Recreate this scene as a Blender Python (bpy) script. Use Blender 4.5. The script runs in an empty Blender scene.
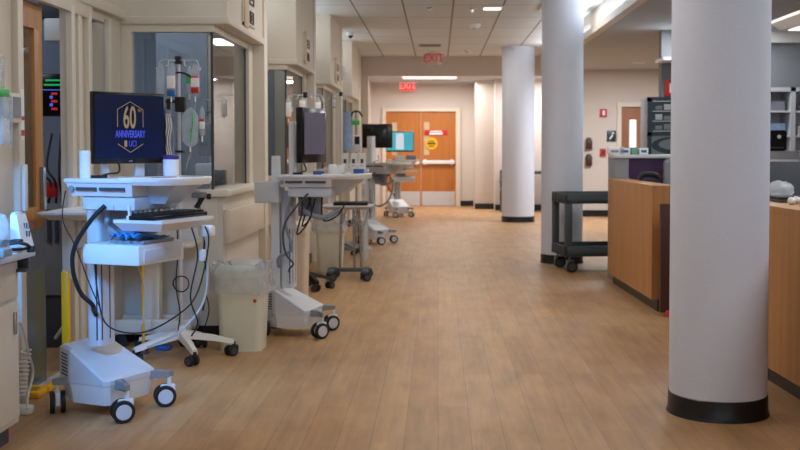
import bpy, bmesh, math, random
from mathutils import Vector, Matrix
random.seed(7)
R = math.radians
SC = bpy.context.scene
COL = SC.collection

# ------------------------------------------------------------------ camera
F, CX, CY, H, PITCH = 1050.0, 438.0, 183.7, 1.33, R(2.0)
cd = bpy.data.cameras.new('camera'); cam = bpy.data.objects.new('camera', cd); COL.objects.link(cam)
cam.location = (0, 0, H); cam.rotation_euler = (R(90) - PITCH, 0, 0)
cd.sensor_width = 36; cd.sensor_fit = 'HORIZONTAL'; cd.lens = F / 800 * 36
cd.shift_x = -(CX - 400) / 800; cd.shift_y = (CY - 225) / 800
cd.clip_start = 0.05; cd.clip_end = 200
cd.dof.use_dof = True; cd.dof.focus_distance = 5.4; cd.dof.aperture_fstop = 4.0
SC.camera = cam

def at(px, py, D):
    """point of the photograph's pixel at corridor distance D (metres)"""
    a = (px - CX) / F; b = (CY - py) / F
    fy = math.cos(PITCH) + b * math.sin(PITCH); fz = -math.sin(PITCH) + b * math.cos(PITCH)
    d = D / fy
    return Vector((a * d, D, H + d * fz))
def ground(px, py):
    a = (px - CX) / F; b = (CY - py) / F
    fy = math.cos(PITCH) + b * math.sin(PITCH); fz = -math.sin(PITCH) + b * math.cos(PITCH)
    d = -H / fz
    return Vector((a * d, d * fy, 0))

# ------------------------------------------------------------------ materials
def lin(c):
    return tuple((v / 12.92 if v <= 0.04045 else ((v + 0.055) / 1.055) ** 2.4) for v in [x / 255 for x in c]) + (1,)
MATS = {}
def mat(name, rgb, rough=0.5, metal=0.0, var=0.06, scale=9.0, bump=0.0, bscale=200, emit=None, estr=0.0, spec=0.5):
    m = bpy.data.materials.new(name); m.use_nodes = True
    nt = m.node_tree; b = nt.nodes['Principled BSDF']
    b.inputs['Roughness'].default_value = rough; b.inputs['Metallic'].default_value = metal
    b.inputs['Specular IOR Level'].default_value = spec
    c = lin(rgb)
    tc = nt.nodes.new('ShaderNodeTexCoord')
    nz = nt.nodes.new('ShaderNodeTexNoise'); nz.inputs['Scale'].default_value = scale; nz.inputs['Detail'].default_value = 4
    nt.links.new(tc.outputs['Object'], nz.inputs['Vector'])
    mx = nt.nodes.new('ShaderNodeMix'); mx.data_type = 'RGBA'
    mx.inputs[6].default_value = tuple(v * (1 - var) for v in c[:3]) + (1,)
    mx.inputs[7].default_value = tuple(min(1, v * (1 + var)) for v in c[:3]) + (1,)
    nt.links.new(nz.outputs['Fac'], mx.inputs[0]); nt.links.new(mx.outputs[2], b.inputs['Base Color'])
    if bump:
        n2 = nt.nodes.new('ShaderNodeTexNoise'); n2.inputs['Scale'].default_value = bscale
        nt.links.new(tc.outputs['Object'], n2.inputs['Vector'])
        bp = nt.nodes.new('ShaderNodeBump'); bp.inputs['Strength'].default_value = bump; bp.inputs['Distance'].default_value = 0.004
        nt.links.new(n2.outputs['Fac'], bp.inputs['Height']); nt.links.new(bp.outputs['Normal'], b.inputs['Normal'])
    if emit:
        b.inputs['Emission Color'].default_value = lin(emit); b.inputs['Emission Strength'].default_value = estr
    MATS[name] = m
    return m
def clearmat(name, rgb, alpha, rough=0.15):
    """clear sheet: mostly see-through with a glossy reflection"""
    m = bpy.data.materials.new(name); m.use_nodes = True
    nt = m.node_tree; nt.nodes.clear()
    o = nt.nodes.new('ShaderNodeOutputMaterial'); t = nt.nodes.new('ShaderNodeBsdfTransparent')
    t.inputs[0].default_value = (0.94, 0.96, 0.97, 1)
    p = nt.nodes.new('ShaderNodeBsdfPrincipled'); p.inputs['Base Color'].default_value = lin(rgb); p.inputs['Roughness'].default_value = rough
    tc = nt.nodes.new('ShaderNodeTexCoord'); nz = nt.nodes.new('ShaderNodeTexNoise'); nz.inputs['Scale'].default_value = 14
    nt.links.new(tc.outputs['Object'], nz.inputs['Vector'])
    mr = nt.nodes.new('ShaderNodeMapRange'); mr.inputs[3].default_value = alpha * 0.7; mr.inputs[4].default_value = min(1, alpha * 1.3)
    nt.links.new(nz.outputs['Fac'], mr.inputs[0])
    mx = nt.nodes.new('ShaderNodeMixShader'); nt.links.new(mr.outputs[0], mx.inputs[0])
    nt.links.new(t.outputs[0], mx.inputs[1]); nt.links.new(p.outputs[0], mx.inputs[2]); nt.links.new(mx.outputs[0], o.inputs[0])
    MATS[name] = m
    return m
def glassmat(name):
    m = bpy.data.materials.new(name); m.use_nodes = True
    nt = m.node_tree; nt.nodes.clear()
    o = nt.nodes.new('ShaderNodeOutputMaterial'); t = nt.nodes.new('ShaderNodeBsdfTransparent'); t.inputs[0].default_value = (0.80, 0.86, 0.88, 1)
    g = nt.nodes.new('ShaderNodeBsdfGlossy'); g.inputs['Roughness'].default_value = 0.02; g.inputs['Color'].default_value = (1, 1, 1, 1)
    fr = nt.nodes.new('ShaderNodeFresnel'); fr.inputs[0].default_value = 1.45
    ml = nt.nodes.new('ShaderNodeMath'); ml.operation = 'MULTIPLY_ADD'; ml.inputs[1].default_value = 0.9; ml.inputs[2].default_value = 0.03
    nt.links.new(fr.outputs[0], ml.inputs[0])
    mx = nt.nodes.new('ShaderNodeMixShader'); nt.links.new(ml.outputs[0], mx.inputs[0])
    nt.links.new(t.outputs[0], mx.inputs[1]); nt.links.new(g.outputs[0], mx.inputs[2]); nt.links.new(mx.outputs[0], o.inputs[0])
    MATS[name] = m
    return m
def emat(name, rgb, s):
    m = bpy.data.materials.new(name); m.use_nodes = True
    b = m.node_tree.nodes['Principled BSDF']; b.inputs['Base Color'].default_value = lin(rgb)
    b.inputs['Emission Color'].default_value = lin(rgb); b.inputs['Emission Strength'].default_value = s; b.inputs['Roughness'].default_value = 0.4
    MATS[name] = m
    return m

def floor_material():
    m = bpy.data.materials.new('wood_plank_floor'); m.use_nodes = True
    nt = m.node_tree; b = nt.nodes['Principled BSDF']; L = nt.links.new
    tc = nt.nodes.new('ShaderNodeTexCoord'); mp = nt.nodes.new('ShaderNodeMapping')
    mp.inputs['Rotation'].default_value = (0, 0, R(90)); L(tc.outputs['Object'], mp.inputs['Vector'])
    br = nt.nodes.new('ShaderNodeTexBrick'); br.offset = 0.37; br.offset_frequency = 2
    br.inputs['Scale'].default_value = 1; br.inputs['Brick Width'].default_value = 1.22; br.inputs['Row Height'].default_value = 0.152
    br.inputs['Mortar Size'].default_value = 0.0012; br.inputs['Mortar Smooth'].default_value = 0.3; br.inputs['Bias'].default_value = 0
    br.inputs['Color1'].default_value = lin((188, 149, 107)); br.inputs['Color2'].default_value = lin((179, 138, 96)); br.inputs['Mortar'].default_value = lin((130, 98, 70))
    L(mp.outputs[0], br.inputs['Vector'])
    m2 = nt.nodes.new('ShaderNodeMapping'); m2.inputs['Scale'].default_value = (26, 1.6, 1); L(tc.outputs['Object'], m2.inputs['Vector'])
    g = nt.nodes.new('ShaderNodeTexNoise'); g.inputs['Scale'].default_value = 1.0; g.inputs['Detail'].default_value = 6; g.inputs['Roughness'].default_value = 0.65
    L(m2.outputs[0], g.inputs['Vector'])
    m3 = nt.nodes.new('ShaderNodeMapping'); m3.inputs['Scale'].default_value = (3.2, 1.1, 1); L(tc.outputs['Object'], m3.inputs['Vector'])
    g2 = nt.nodes.new('ShaderNodeTexNoise'); g2.inputs['Scale'].default_value = 2.0; g2.inputs['Detail'].default_value = 3; L(m3.outputs[0], g2.inputs['Vector'])
    ad = nt.nodes.new('ShaderNodeMath'); ad.operation = 'ADD'; L(g.outputs['Fac'], ad.inputs[0]); L(g2.outputs['Fac'], ad.inputs[1])
    mr = nt.nodes.new('ShaderNodeMapRange'); mr.inputs[1].default_value = 0.6; mr.inputs[2].default_value = 1.4; mr.inputs[3].default_value = 0.70; mr.inputs[4].default_value = 1.22
    L(ad.outputs[0], mr.inputs[0])
    mx = nt.nodes.new('ShaderNodeVectorMath'); mx.operation = 'SCALE'; L(br.outputs['Color'], mx.inputs[0]); L(mr.outputs[0], mx.inputs['Scale'])
    L(mx.outputs[0], b.inputs['Base Color'])
    b.inputs['Roughness'].default_value = 0.42; b.inputs['Specular IOR Level'].default_value = 0.35
    bp = nt.nodes.new('ShaderNodeBump'); bp.inputs['Strength'].default_value = 0.06; bp.inputs['Distance'].default_value = 0.002
    L(g.outputs['Fac'], bp.inputs['Height']); L(bp.outputs[0], b.inputs['Normal'])
    return m
def ceiling_material():
    m = bpy.data.materials.new('acoustic_tile'); m.use_nodes = True
    nt = m.node_tree; b = nt.nodes['Principled BSDF']; L = nt.links.new
    tc = nt.nodes.new('ShaderNodeTexCoord'); mp = nt.nodes.new('ShaderNodeMapping')
    mp.inputs['Location'].default_value = (0.65, 0.435, 0); mp.inputs['Rotation'].default_value = (0, 0, R(90)); L(tc.outputs['Object'], mp.inputs['Vector'])
    br = nt.nodes.new('ShaderNodeTexBrick'); br.offset = 0.0
    br.inputs['Scale'].default_value = 1; br.inputs['Brick Width'].default_value = 1.25; br.inputs['Row Height'].default_value = 0.625
    br.inputs['Mortar Size'].default_value = 0.011; br.inputs['Mortar Smooth'].default_value = 0.1
    br.inputs['Color1'].default_value = lin((214, 220, 224)); br.inputs['Color2'].default_value = lin((210, 216, 220)); br.inputs['Mortar'].default_value = lin((120, 112, 105))
    L(mp.outputs[0], br.inputs['Vector']); L(br.outputs['Color'], b.inputs['Base Color'])
    b.inputs['Roughness'].default_value = 0.85
    return m
def wood_material(name, c1, c2, axis_scale):
    m = bpy.data.materials.new(name); m.use_nodes = True
    nt = m.node_tree; b = nt.nodes['Principled BSDF']; L = nt.links.new
    tc = nt.nodes.new('ShaderNodeTexCoord'); mp = nt.nodes.new('ShaderNodeMapping'); mp.inputs['Scale'].default_value = axis_scale
    L(tc.outputs['Object'], mp.inputs['Vector'])
    g = nt.nodes.new('ShaderNodeTexNoise'); g.inputs['Scale'].default_value = 1; g.inputs['Detail'].default_value = 5; L(mp.outputs[0], g.inputs['Vector'])
    cr = nt.nodes.new('ShaderNodeValToRGB'); cr.color_ramp.elements[0].position = 0.3; cr.color_ramp.elements[1].position = 0.7
    cr.color_ramp.elements[0].color = lin(c1); cr.color_ramp.elements[1].color = lin(c2)
    L(g.outputs['Fac'], cr.inputs[0]); L(cr.outputs[0], b.inputs['Base Color']); b.inputs['Roughness'].default_value = 0.38
    MATS[name] = m
    return m
M = MATS
FLOORM, CEILM = floor_material(), ceiling_material()
wood_material('honey_veneer', (178, 122, 70), (196, 141, 86), (26, 26, 1.2))
wood_material('door_veneer', (176, 106, 48), (192, 120, 58), (22, 22, 1.0))
wood_material('brown_veneer', (150, 98, 68), (166, 112, 80), (22, 22, 1.0))
mat('cream_wall', (216, 207, 192), 0.6, var=0.02, scale=2, bump=0.03)
mat('cream_trim', (222, 213, 198), 0.45, var=0.02)
mat('far_wall_paint', (214, 204, 197), 0.7, var=0.02, scale=2)
mat('white_wall', (226, 222, 216), 0.6, var=0.02, scale=2)
mat('grey_wall_paint', (128, 130, 134), 0.7, var=0.03)
mat('blue_room_paint', (132, 142, 162), 0.7, var=0.03)
mat('soffit_paint', (184, 190, 198), 0.8, var=0.02)
mat('column_paint', (224, 230, 246), 0.65, var=0.025, scale=6, bump=0.35, bscale=90)
mat('black_base', (26, 27, 31), 0.35, var=0.15)
mat('rail_laminate', (214, 201, 181), 0.4, var=0.02)
mat('shell_grey', (205, 209, 216), 0.38, var=0.02)
mat('shell_white', (228, 230, 234), 0.35, var=0.02)
mat('mid_grey', (138, 142, 150), 0.4, var=0.04)
mat('arm_grey', (150, 154, 160), 0.35, metal=0.3, var=0.03)
mat('dark_grey', (66, 69, 76), 0.5, var=0.08)
mat('rubber_black', (24, 24, 27), 0.55, var=0.15)
mat('gloss_black', (14, 15, 19), 0.22, var=0.1)
mat('steel', (176, 180, 186), 0.25, metal=0.9, var=0.04)
mat('kick_steel', (112, 122, 138), 0.25, metal=0.75, var=0.08)
mat('bright_steel', (215, 215, 220), 0.35, metal=0.4, var=0.04)
mat('bin_plastic', (222, 220, 200), 0.4, var=0.03)
mat('beige_bin', (214, 196, 172), 0.5, var=0.03)
mat('yellow', (236, 178, 24), 0.4, var=0.06)
mat('red', (196, 34, 36), 0.45, var=0.05)
mat('pink', (232, 60, 140), 0.5, var=0.05)
mat('blue_cap', (40, 92, 170), 0.4, var=0.05)
mat('blue_cloth', (44, 140, 216), 0.7, var=0.15, scale=30)
mat('purple_lid', (66, 44, 130), 0.4, var=0.05)
mat('green', (60, 190, 90), 0.4, var=0.05)
mat('white_plastic', (236, 236, 236), 0.4, var=0.02)
mat('label_white', (240, 240, 242), 0.6, var=0.04, scale=40)
mat('cord_white', (196, 196, 190), 0.5)
mat('paper_red', (200, 70, 60), 0.7)
mat('purple_panel', (66, 34, 84), 0.45, var=0.06)
mat('maroon', (70, 36, 34), 0.4, var=0.08)
mat('counter_white', (214, 222, 230), 0.3, var=0.03)
mat('cart_black', (72, 82, 88), 0.5, var=0.1)
mat('tan_plate', (206, 184, 146), 0.5)
mat('dark_mark', (58, 54, 52), 0.6)
mat('teal_dark', (40, 62, 76), 0.35, var=0.1)
mat('teal_grey', (132, 146, 154), 0.4, var=0.06)
mat('navy_screen', (10, 24, 58), 0.25, var=0.6, scale=5, emit=(14, 34, 80), estr=0.2)
mat('gold_ink', (176, 150, 100), 0.5, emit=(160, 136, 98), estr=0.22)
mat('violet_ink', (72, 84, 214), 0.5, emit=(72, 84, 214), estr=0.45)
mat('grey_screen', (112, 108, 130), 0.25, var=0.05)
clearmat('clear_plastic', (225, 235, 245), 0.32)
clearmat('clear_film', (235, 238, 242), 0.42, 0.25)
clearmat('drape_blue', (170, 200, 240), 0.7, 0.3)
glassmat('pane_glass')
emat('lamp_white', (255, 250, 240), 6.0)
emat('lamp_soft', (255, 250, 245), 2.2)
emat('daylight_slit', (225, 240, 255), 3.0)
emat('exit_red', (255, 52, 58), 0.75)
mat('exit_plate', (214, 184, 176), 0.3)
mat('exit_letters', (214, 48, 56), 0.4, emit=(235, 50, 60), estr=0.25)
emat('exit_pale', (255, 196, 190), 0.5)
emat('screen_teal', (70, 178, 196), 0.9)
emat('screen_white', (214, 226, 245), 0.9)
emat('led_green', (40, 200, 110), 0.5)
emat('led_red', (215, 50, 70), 0.5)
emat('led_blue', (90, 120, 240), 0.7)

# ------------------------------------------------------------------ mesh helpers
def spline(pts, n=8):
    P = [Vector(p) for p in pts]; out = []
    for i in range(len(P) - 1):
        p0 = P[max(i - 1, 0)]; p1 = P[i]; p2 = P[i + 1]; p3 = P[min(i + 2, len(P) - 1)]
        for k in range(n):
            t = k / n
            out.append(0.5 * ((2 * p1) + (-p0 + p2) * t + (2 * p0 - 5 * p1 + 4 * p2 - p3) * t * t + (-p0 + 3 * p1 - 3 * p2 + p3) * t ** 3))
    out.append(P[-1]); return out
def rrect(w, d, r, n=4, cx=0, cy=0):
    out = []
    for (sx, sy, a0) in ((1, 1, 0), (-1, 1, 90), (-1, -1, 180), (1, -1, 270)):
        for k in range(n + 1):
            a = R(a0 + 90 * k / n)
            out.append((cx + sx * (w / 2 - r) + r * math.cos(a), cy + sy * (d / 2 - r) + r * math.sin(a)))
    return out
class MB:
    def __init__(s, eps=0.0): s.bm = bmesh.new(); s.eps = eps
    def box(s, x, y, z, bev=0.0, seg=2, mx=None):
        r = bmesh.ops.create_cube(s.bm, size=1.0); vs = r['verts']
        if s.eps:      # keep neighbouring faces from coinciding
            x, y, z = [(a[0] - random.uniform(0.0001, s.eps), a[1] + random.uniform(0.0001, s.eps)) for a in (x, y, z)]
        for v in vs:
            v.co = Vector(((x[0] + x[1]) / 2 + v.co.x * (x[1] - x[0]), (y[0] + y[1]) / 2 + v.co.y * (y[1] - y[0]), (z[0] + z[1]) / 2 + v.co.z * (z[1] - z[0])))
        if mx is not None:
            for v in vs: v.co = mx @ v.co
        if bev:
            es = list({e for v in vs for e in v.link_edges})
            bmesh.ops.bevel(s.bm, geom=es, offset=bev, segments=seg, affect='EDGES', profile=0.5)
        return s
    def loft(s, rings, cap=(True, True)):
        V = [[s.bm.verts.new(p) for p in ring] for ring in rings]; n = len(V[0])
        for a, b in zip(V[:-1], V[1:]):
            for i in range(n):
                s.bm.faces.new((a[i], a[(i + 1) % n], b[(i + 1) % n], b[i]))
        if cap[0]: s.bm.faces.new(list(reversed(V[0])))
        if cap[1]: s.bm.faces.new(V[-1])
        return s
    def prism(s, poly, z0, z1):
        return s.loft([[(x, y, z0) for x, y in poly], [(x, y, z1) for x, y in poly]])
    def tube(s, pts, r, n=8, r2=None):
        P = [Vector(p) for p in pts]; rings = []; up = None
        for i, p in enumerate(P):
            t = (P[min(i + 1, len(P) - 1)] - P[max(i - 1, 0)]).normalized()
            if up is None:
                up = Vector((0, 0, 1)) if abs(t.z) < 0.9 else Vector((1, 0, 0))
            u = (up - t * up.dot(t))
            if u.length < 1e-5: u = t.orthogonal()
            u.normalize(); w = t.cross(u); up = u
            rr = r if r2 is None else r + (r2 - r) * i / max(1, len(P) - 1)
            rings.append([p + (u * math.cos(2 * math.pi * k / n) + w * math.sin(2 * math.pi * k / n)) * rr for k in range(n)])
        return s.loft(rings)
    def cyl(s, p0, p1, r, n=20, r2=None): return s.tube([p0, p1], r, n, r2)
    def lathe(s, prof, c=(0, 0), n=32, mx=None):
        rings = []
        for (r, z) in prof:
            ring = [Vector((c[0] + r * math.cos(2 * math.pi * k / n), c[1] + r * math.sin(2 * math.pi * k / n), z)) for k in range(n)]
            if mx is not None: ring = [mx @ p for p in ring]
            rings.append(ring)
        return s.loft(rings)
    def ball(s, c, r, sc=(1, 1, 1), jit=0.0, sub=2):
        q = bmesh.ops.create_icosphere(s.bm, subdivisions=sub, radius=1)
        for v in q['verts']:
            k = 1 + random.uniform(-jit, jit)
            v.co = Vector((c[0] + v.co.x * r * sc[0] * k, c[1] + v.co.y * r * sc[1] * k, c[2] + v.co.z * r * sc[2] * k))
        return s
    def build(s, name, m, parent=None, loc=None, rot=None, label=None, sharp=32):
        bmesh.ops.recalc_face_normals(s.bm, faces=s.bm.faces)
        me = bpy.data.meshes.new(name); s.bm.to_mesh(me); s.bm.free()
        for p in me.polygons: p.use_smooth = True
        me.set_sharp_from_angle(angle=R(sharp))
        me.materials.append(M[m] if isinstance(m, str) else m)
        o = bpy.data.objects.new(name, me); COL.objects.link(o)
        if parent is not None: o.parent = parent
        if loc is not None: o.location = loc
        if rot is not None: o.rotation_euler = rot
        if label: o['label'] = label
        return o
def tag(o, label, cat, group=None, kind=None):
    o['label'] = label; o['category'] = cat
    if group: o['group'] = group
    if kind: o['kind'] = kind
    return o
def thing(name, label, cat, loc=(0, 0, 0), rz=0.0, group=None, kind=None):
    o = bpy.data.objects.new(name, None); COL.objects.link(o); o.empty_display_size = 0.1
    o.location = loc; o.rotation_euler = (0, 0, rz)
    return tag(o, label, cat, group, kind)
def struct(name, mb, m, label=None, cat=None, parent=None):
    o = mb.build(name, m, parent)
    if parent is None:
        o['kind'] = 'structure'
        if label: tag(o, label, cat, kind='structure')
    return o
def text(body, size, m, parent, loc, rot, name='lettering', sx=1.0, font_off=0.0, lab=None):
    cu = bpy.data.curves.new(name, 'FONT'); cu.body = body; cu.size = size; cu.align_x = 'CENTER'; cu.align_y = 'CENTER'
    cu.extrude = 0.0006; cu.offset = font_off; cu.materials.append(M[m])
    f = bpy.data.objects.new(name, cu); COL.objects.link(f)
    me = bpy.data.meshes.new_from_object(f.evaluated_get(bpy.context.evaluated_depsgraph_get()))
    bpy.data.objects.remove(f); bpy.data.curves.remove(cu)
    o = bpy.data.objects.new(name, me); COL.objects.link(o)
    if not me.materials: me.materials.append(M[m])
    o.parent = parent; o.location = loc; o.rotation_euler = rot; o.scale = (sx, 1, 1)
    return o
FX, FY = (R(90), 0, R(90)), (R(90), 0, 0)      # lettering that faces +X / -Y

# ------------------------------------------------------------------ the room
XR, XB, XG, CH, HZ, LOWC = -2.17, -1.44, -1.55, 3.10, 2.17, 2.81   # recess plane, bay header plane, bay glass plane, ceiling, header height
b = MB(0.0018).box((-6.6, 7.2), (-4, 24.2), (-0.12, 0)); struct('floor', b, FLOORM, 'honey brown wood plank floor running down the corridor', 'floor')
b = MB(0.0018).box((-6.6, 2.03), (-4, 20.6), (CH, CH + 0.1)); struct('ceiling', b, CEILM, 'grey acoustic tile ceiling over the corridor', 'ceiling')
b = MB(0.0018).box((2.10, 7.2), (-4, 20.1), (LOWC, LOWC + 0.08)); struct('ceiling_nurse_station', b, 'soffit_paint', 'lower plain ceiling over the nurse station', 'ceiling')
b = MB(0.0018).box((-6.6, 3.2), (20.75, 24.2), (2.76, 2.86)); struct('ceiling_far', b, 'soffit_paint', 'low ceiling beyond the beam at the corridor end', 'ceiling')
b = MB(0.0018).box((2.0, 2.1), (-4, 20.6), (LOWC - 0.01, CH + 0.1)); struct('trim_1', b, 'white_wall', 'white fascia band stepping the ceiling down to the nurse station', 'fascia')
b = MB(0.0018).box((-2.2, 2.0), (20.6, 20.8), (2.72, CH + 0.1)); struct('wall_beam', b, 'far_wall_paint', 'cream beam crossing the corridor behind the hanging EXIT sign', 'beam')
b = MB(0.0018).box((-1.62, -1.36), (20.55, 20.85), (0, 2.72)); struct('trim_2', b, 'cream_trim', 'pale pilaster under the left end of the ceiling beam', 'pilaster')

# near left wall with the door opening (opening 5.53..6.10 along the corridor)
b = MB(0.0018)
b.box((XR - 0.04, XR), (4.2, 5.40), (0, CH)); b.box((XR - 0.04, XR), (-4, 0.5), (0, CH)); b.box((XR - 0.04, XR), (0.5, 1.7), (2.1, CH)); b.box((XR - 0.04, XR), (0.5, 1.7), (0, 1.0)); b.box((XR - 0.04, XR), (1.7, 2.6), (0, CH)); b.box((XR - 0.04, XR), (2.6, 4.2), (0, CH))
b.box((XR - 0.04, XR), (5.40, 7.2), (2.14, CH)); b.box((XR - 0.04, XR), (6.16, 6.50), (0, 2.14)); b.box((XR - 0.14, XR), (6.86, 7.2), (0, 2.14)); b.box((XR - 0.14, XR), (6.5, 6.86), (0, 1.02))
struct('wall_left', b, 'cream_wall', 'cream wall around the open door near the supply cabinet', 'wall')
b = MB(0.0018)
b.box((XR, XR + 0.035), (5.36, 5.43), (0, 2.16), 0.004); b.box((XR, XR + 0.035), (6.15, 6.21), (0, 2.16), 0.004); b.box((XR, XR + 0.035), (5.36, 6.52), (2.12, 2.2), 0.004)
b.box((XR, XR + 0.03), (6.28, 6.34), (0, 2.12), 0.004); b.box((XR, XR + 0.035), (6.45, 6.51), (0, 2.16), 0.004); b.box((XR, XR + 0.035), (6.85, 6.9), (0, 2.16), 0.004)
b.box((XR, XR + 0.045), (5.36, 7.2), (2.2, 2.26), 0.004); b.box((XR, XR + 0.035), (6.5, 6.86), (0.98, 1.04), 0.004)
struct('trim_3', b, 'cream_trim', 'cream door and sidelight casing on the recessed wall', 'trim')
b = MB(0.0018).box((XR - 0.09, XR - 0.08), (6.5, 6.86), (1.02, 2.14)); struct('window_1', b, 'pane_glass', 'narrow sidelight pane between the door and the corner window', 'window')
b = MB(0.0018).box((XR - 0.05, XR + 0.01), (5.4, 6.16), (0, 0.012)); struct('trim_4', b, 'bright_steel', 'metal threshold in the open doorway', 'threshold')
# wooden sliding door leaf just inside the wall
d = thing('door_1', 'brown wooden door with narrow dark glass and steel kick plate, standing open', 'door', kind='structure')
x0, x1 = XR - 0.09, XR - 0.045
b = MB(0.0018); b.box((x0, x1), (4.75, 4.9), (0.9, 2.1)); b.box((x0, x1), (5.785, 5.895), (0.9, 2.1), 0.003); b.box((x0, x1), (4.75, 5.895), (1.98, 2.12)); b.box((x0, x1), (4.75, 5.895), (0.88, 1.0)); b.build('door_leaf', 'honey_veneer', d)
MB().box((x0 + 0.015, x1 - 0.015), (4.9, 5.785), (1.0, 1.98)).build('door_glass', 'pane_glass', d)
MB().box((x0 - 0.002, x1 + 0.003), (4.75, 5.895), (0.01, 0.88)).build('kick_plate', 'kick_steel', d)
MB().box((x1, x1 + 0.03), (5.83, 5.86), (0.98, 1.22), 0.006).build('door_handle', 'steel', d)

# the patient rooms behind the wall
b = MB(0.0018)
b.box((-6.6, -6.5), (-4, 24.2), (0, CH))
for y in (0.0, 7.3, 10.66, 14.06, 17.56, 20.7): b.box((-6.5, XR - 0.15), (y, y + 0.1), (0, CH))
struct('wall_rooms', b, 'blue_room_paint', 'blue grey painted walls inside the patient rooms', 'wall')

BAYS = [7.2, 10.7, 14.1, 17.6]
for k, y0 in enumerate(BAYS):
    y1 = y0 + 1.6
    where = ['nearest the big computer cart', 'second along the corridor', 'third along the corridor', 'last before the beam'][k]
    b = MB(0.0018)
    b.box((XR - 0.14, XB), (y0, y0 + 0.13), (HZ + 0.05, CH)); b.box((XB - 0.17, XB), (y0 + 0.13, y1), (HZ + 0.05, CH)); b.box((XR - 0.14, XB + 0.012), (y0 - 0.012, y0 + 0.14), (HZ, HZ + 0.05), 0.004); b.box((XB - 0.18, XB + 0.012), (y0 + 0.14, y1), (HZ, HZ + 0.05), 0.004)
    b.box((XR - 0.14, XR), (y1, y0 + 3.5), (2.2, CH))
    struct('wall_left', b, 'cream_wall', 'cream bulkhead above the glass bay, ' + where, 'wall')
    b = MB(0.0018)
    b.box((XR - 0.14, XG + 0.07), (y0, y0 + 0.12), (0, 0.99)); b.box((XG - 0.05, XG + 0.07), (y0 + 0.12, y1), (0, 0.99))
    b.box((XR - 0.14, XG), (y1 - 0.1, y1), (0, CH)); b.box((XR - 0.14, XR), (y1, y0 + 2.0), (0, 2.2)); b.box((XR - 0.14, XR), (y0 + 3.1, y0 + 3.5), (0, 2.2))
    struct('wall_left', b, 'cream_wall', 'cream knee wall below the glass bay, ' + where, 'wall')
    b = MB(0.0018)
    b.box((XR, XG + 0.11), (y0 - 0.035, y0 + 0.14), (0.99, 1.035), 0.006); b.box((XG - 0.06, XG + 0.11), (y0 + 0.1, y1), (0.99, 1.035), 0.006)
    b.box((XR, XG + 0.02), (y0 + 0.01, y0 + 0.09), (HZ - 0.05, HZ)); b.box((XG - 0.06, XG + 0.02), (y0 + 0.01, y1), (HZ - 0.05, HZ))
    b.box((XR, XR + 0.07), (y0 + 0.01, y0 + 0.09), (1.03, HZ - 0.04)); b.box((XG - 0.06, XG + 0.03), (y0 + 1.27, y0 + 1.45), (1.03, HZ))
    b.box((XG - 0.06, XG + 0.03), (y0 - 0.006, y0), (0.1, 0.98)); b.box((XG - 0.24, XG - 0.22), (y0 - 0.008, y0), (0.1, 0.98))
    b.box((XG - 0.06, XB + 0.015), (y1 - 0.15, y1), (0, CH), 0.006)
    struct('trim_%d' % (5 + k), b, 'cream_trim', 'cream sill, frame and pilaster of the glass bay, ' + where, 'trim')
    w = thing('window_%d' % (2 + k), 'frameless corner glass of the nurse bay, ' + where, 'window', kind='structure')
    MB().box((XR + 0.07, XG), (y0 + 0.045, y0 + 0.055), (1.035, HZ - 0.05)).build('glass_pane', 'pane_glass', w)
    MB().box((XG - 0.01, XG), (y0 + 0.055, y0 + 1.27), (1.035, HZ - 0.05)).build('glass_pane', 'pane_glass', w)
    bb = MB(0.0018); bb.box((XG - 0.012, XG + 0.003), (y0 + 0.042, y0 + 0.058), (1.035, HZ - 0.05)); bb.box((XG - 0.012, XG + 0.003), (y0 + 1.255, y0 + 1.27), (1.035, HZ - 0.05)); bb.build('glass_joint', 'dark_grey', w)
    b = MB(0.0018); b.box((XR, XG + 0.085), (y0 - 0.015, y0), (0, 0.1)); b.box((XG + 0.07, XG + 0.085), (y0, y1), (0, 0.1)); b.box((XR, XR + 0.012), (y1, y0 + 3.48), (0, 0.1))
    struct('baseboard_left', b, 'black_base', 'black rubber baseboard round the glass bay, ' + where, 'baseboard')
    b = MB(0.0018); b.box((XG + 0.07, XG + 0.115), (y0 + 0.03, y1 + 0.02), (0.66, 0.90), 0.012); struct('rail_%d' % (k + 1), b, 'rail_laminate', 'beige bumper rail board on the bay side, ' + where, 'rail')
    b = MB(0.0018).box((XR - 0.09, XR - 0.05), (y0 + 2.0, y0 + 3.1), (0.01, 2.2)); struct('door_%d' % (2 + k), b, 'door_veneer', 'wooden patient room door beyond the glass bay, ' + where, 'door')
    if k < 3:
        t = thing('room_sign', ['tan and white room number sign high over the first glass bay', 'tan room number sign high over the second glass bay', 'small room number sign over the third glass bay'][k], 'sign', (XB, y0 + 0.78, 2.2), 0, 'room signs over the bays')
        MB().box((0, 0.014), (-0.24, 0.26), (0.05, 0.34), 0.003).build('sign_plate', 'cream_trim', t)
        MB().box((0.014, 0.022), (-0.22, -0.06), (0.02, 0.37), 0.003).build('tan_strip', 'tan_plate', t)
        bb = MB(0.0018)
        for (zc, wd) in ((0.255, 0.16), (0.115, 0.14)):
            yc = 0.09
            for yy in (yc - wd / 2, yc + wd / 2): bb.box((0.014, 0.019), (yy - 0.012, yy + 0.012), (zc - 0.045, zc + 0.045))
            for zz in (zc - 0.04, zc, zc + 0.04) if zc > 0.2 else (zc - 0.04, zc + 0.04): bb.box((0.014, 0.019), (yc - wd / 2, yc + wd / 2), (zz - 0.006, zz + 0.006))
        bb.box((0.014, 0.019), (0.08, 0.1), (0.09, 0.14)); bb.build('sign_symbol', 'dark_mark', t)
b = MB(0.0018).box((-1.64, -1.5), (19.2, 23.7), (0, CH)); struct('wall_left', b, 'far_wall_paint', 'cream side wall at the far end beside the double door', 'wall')

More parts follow.
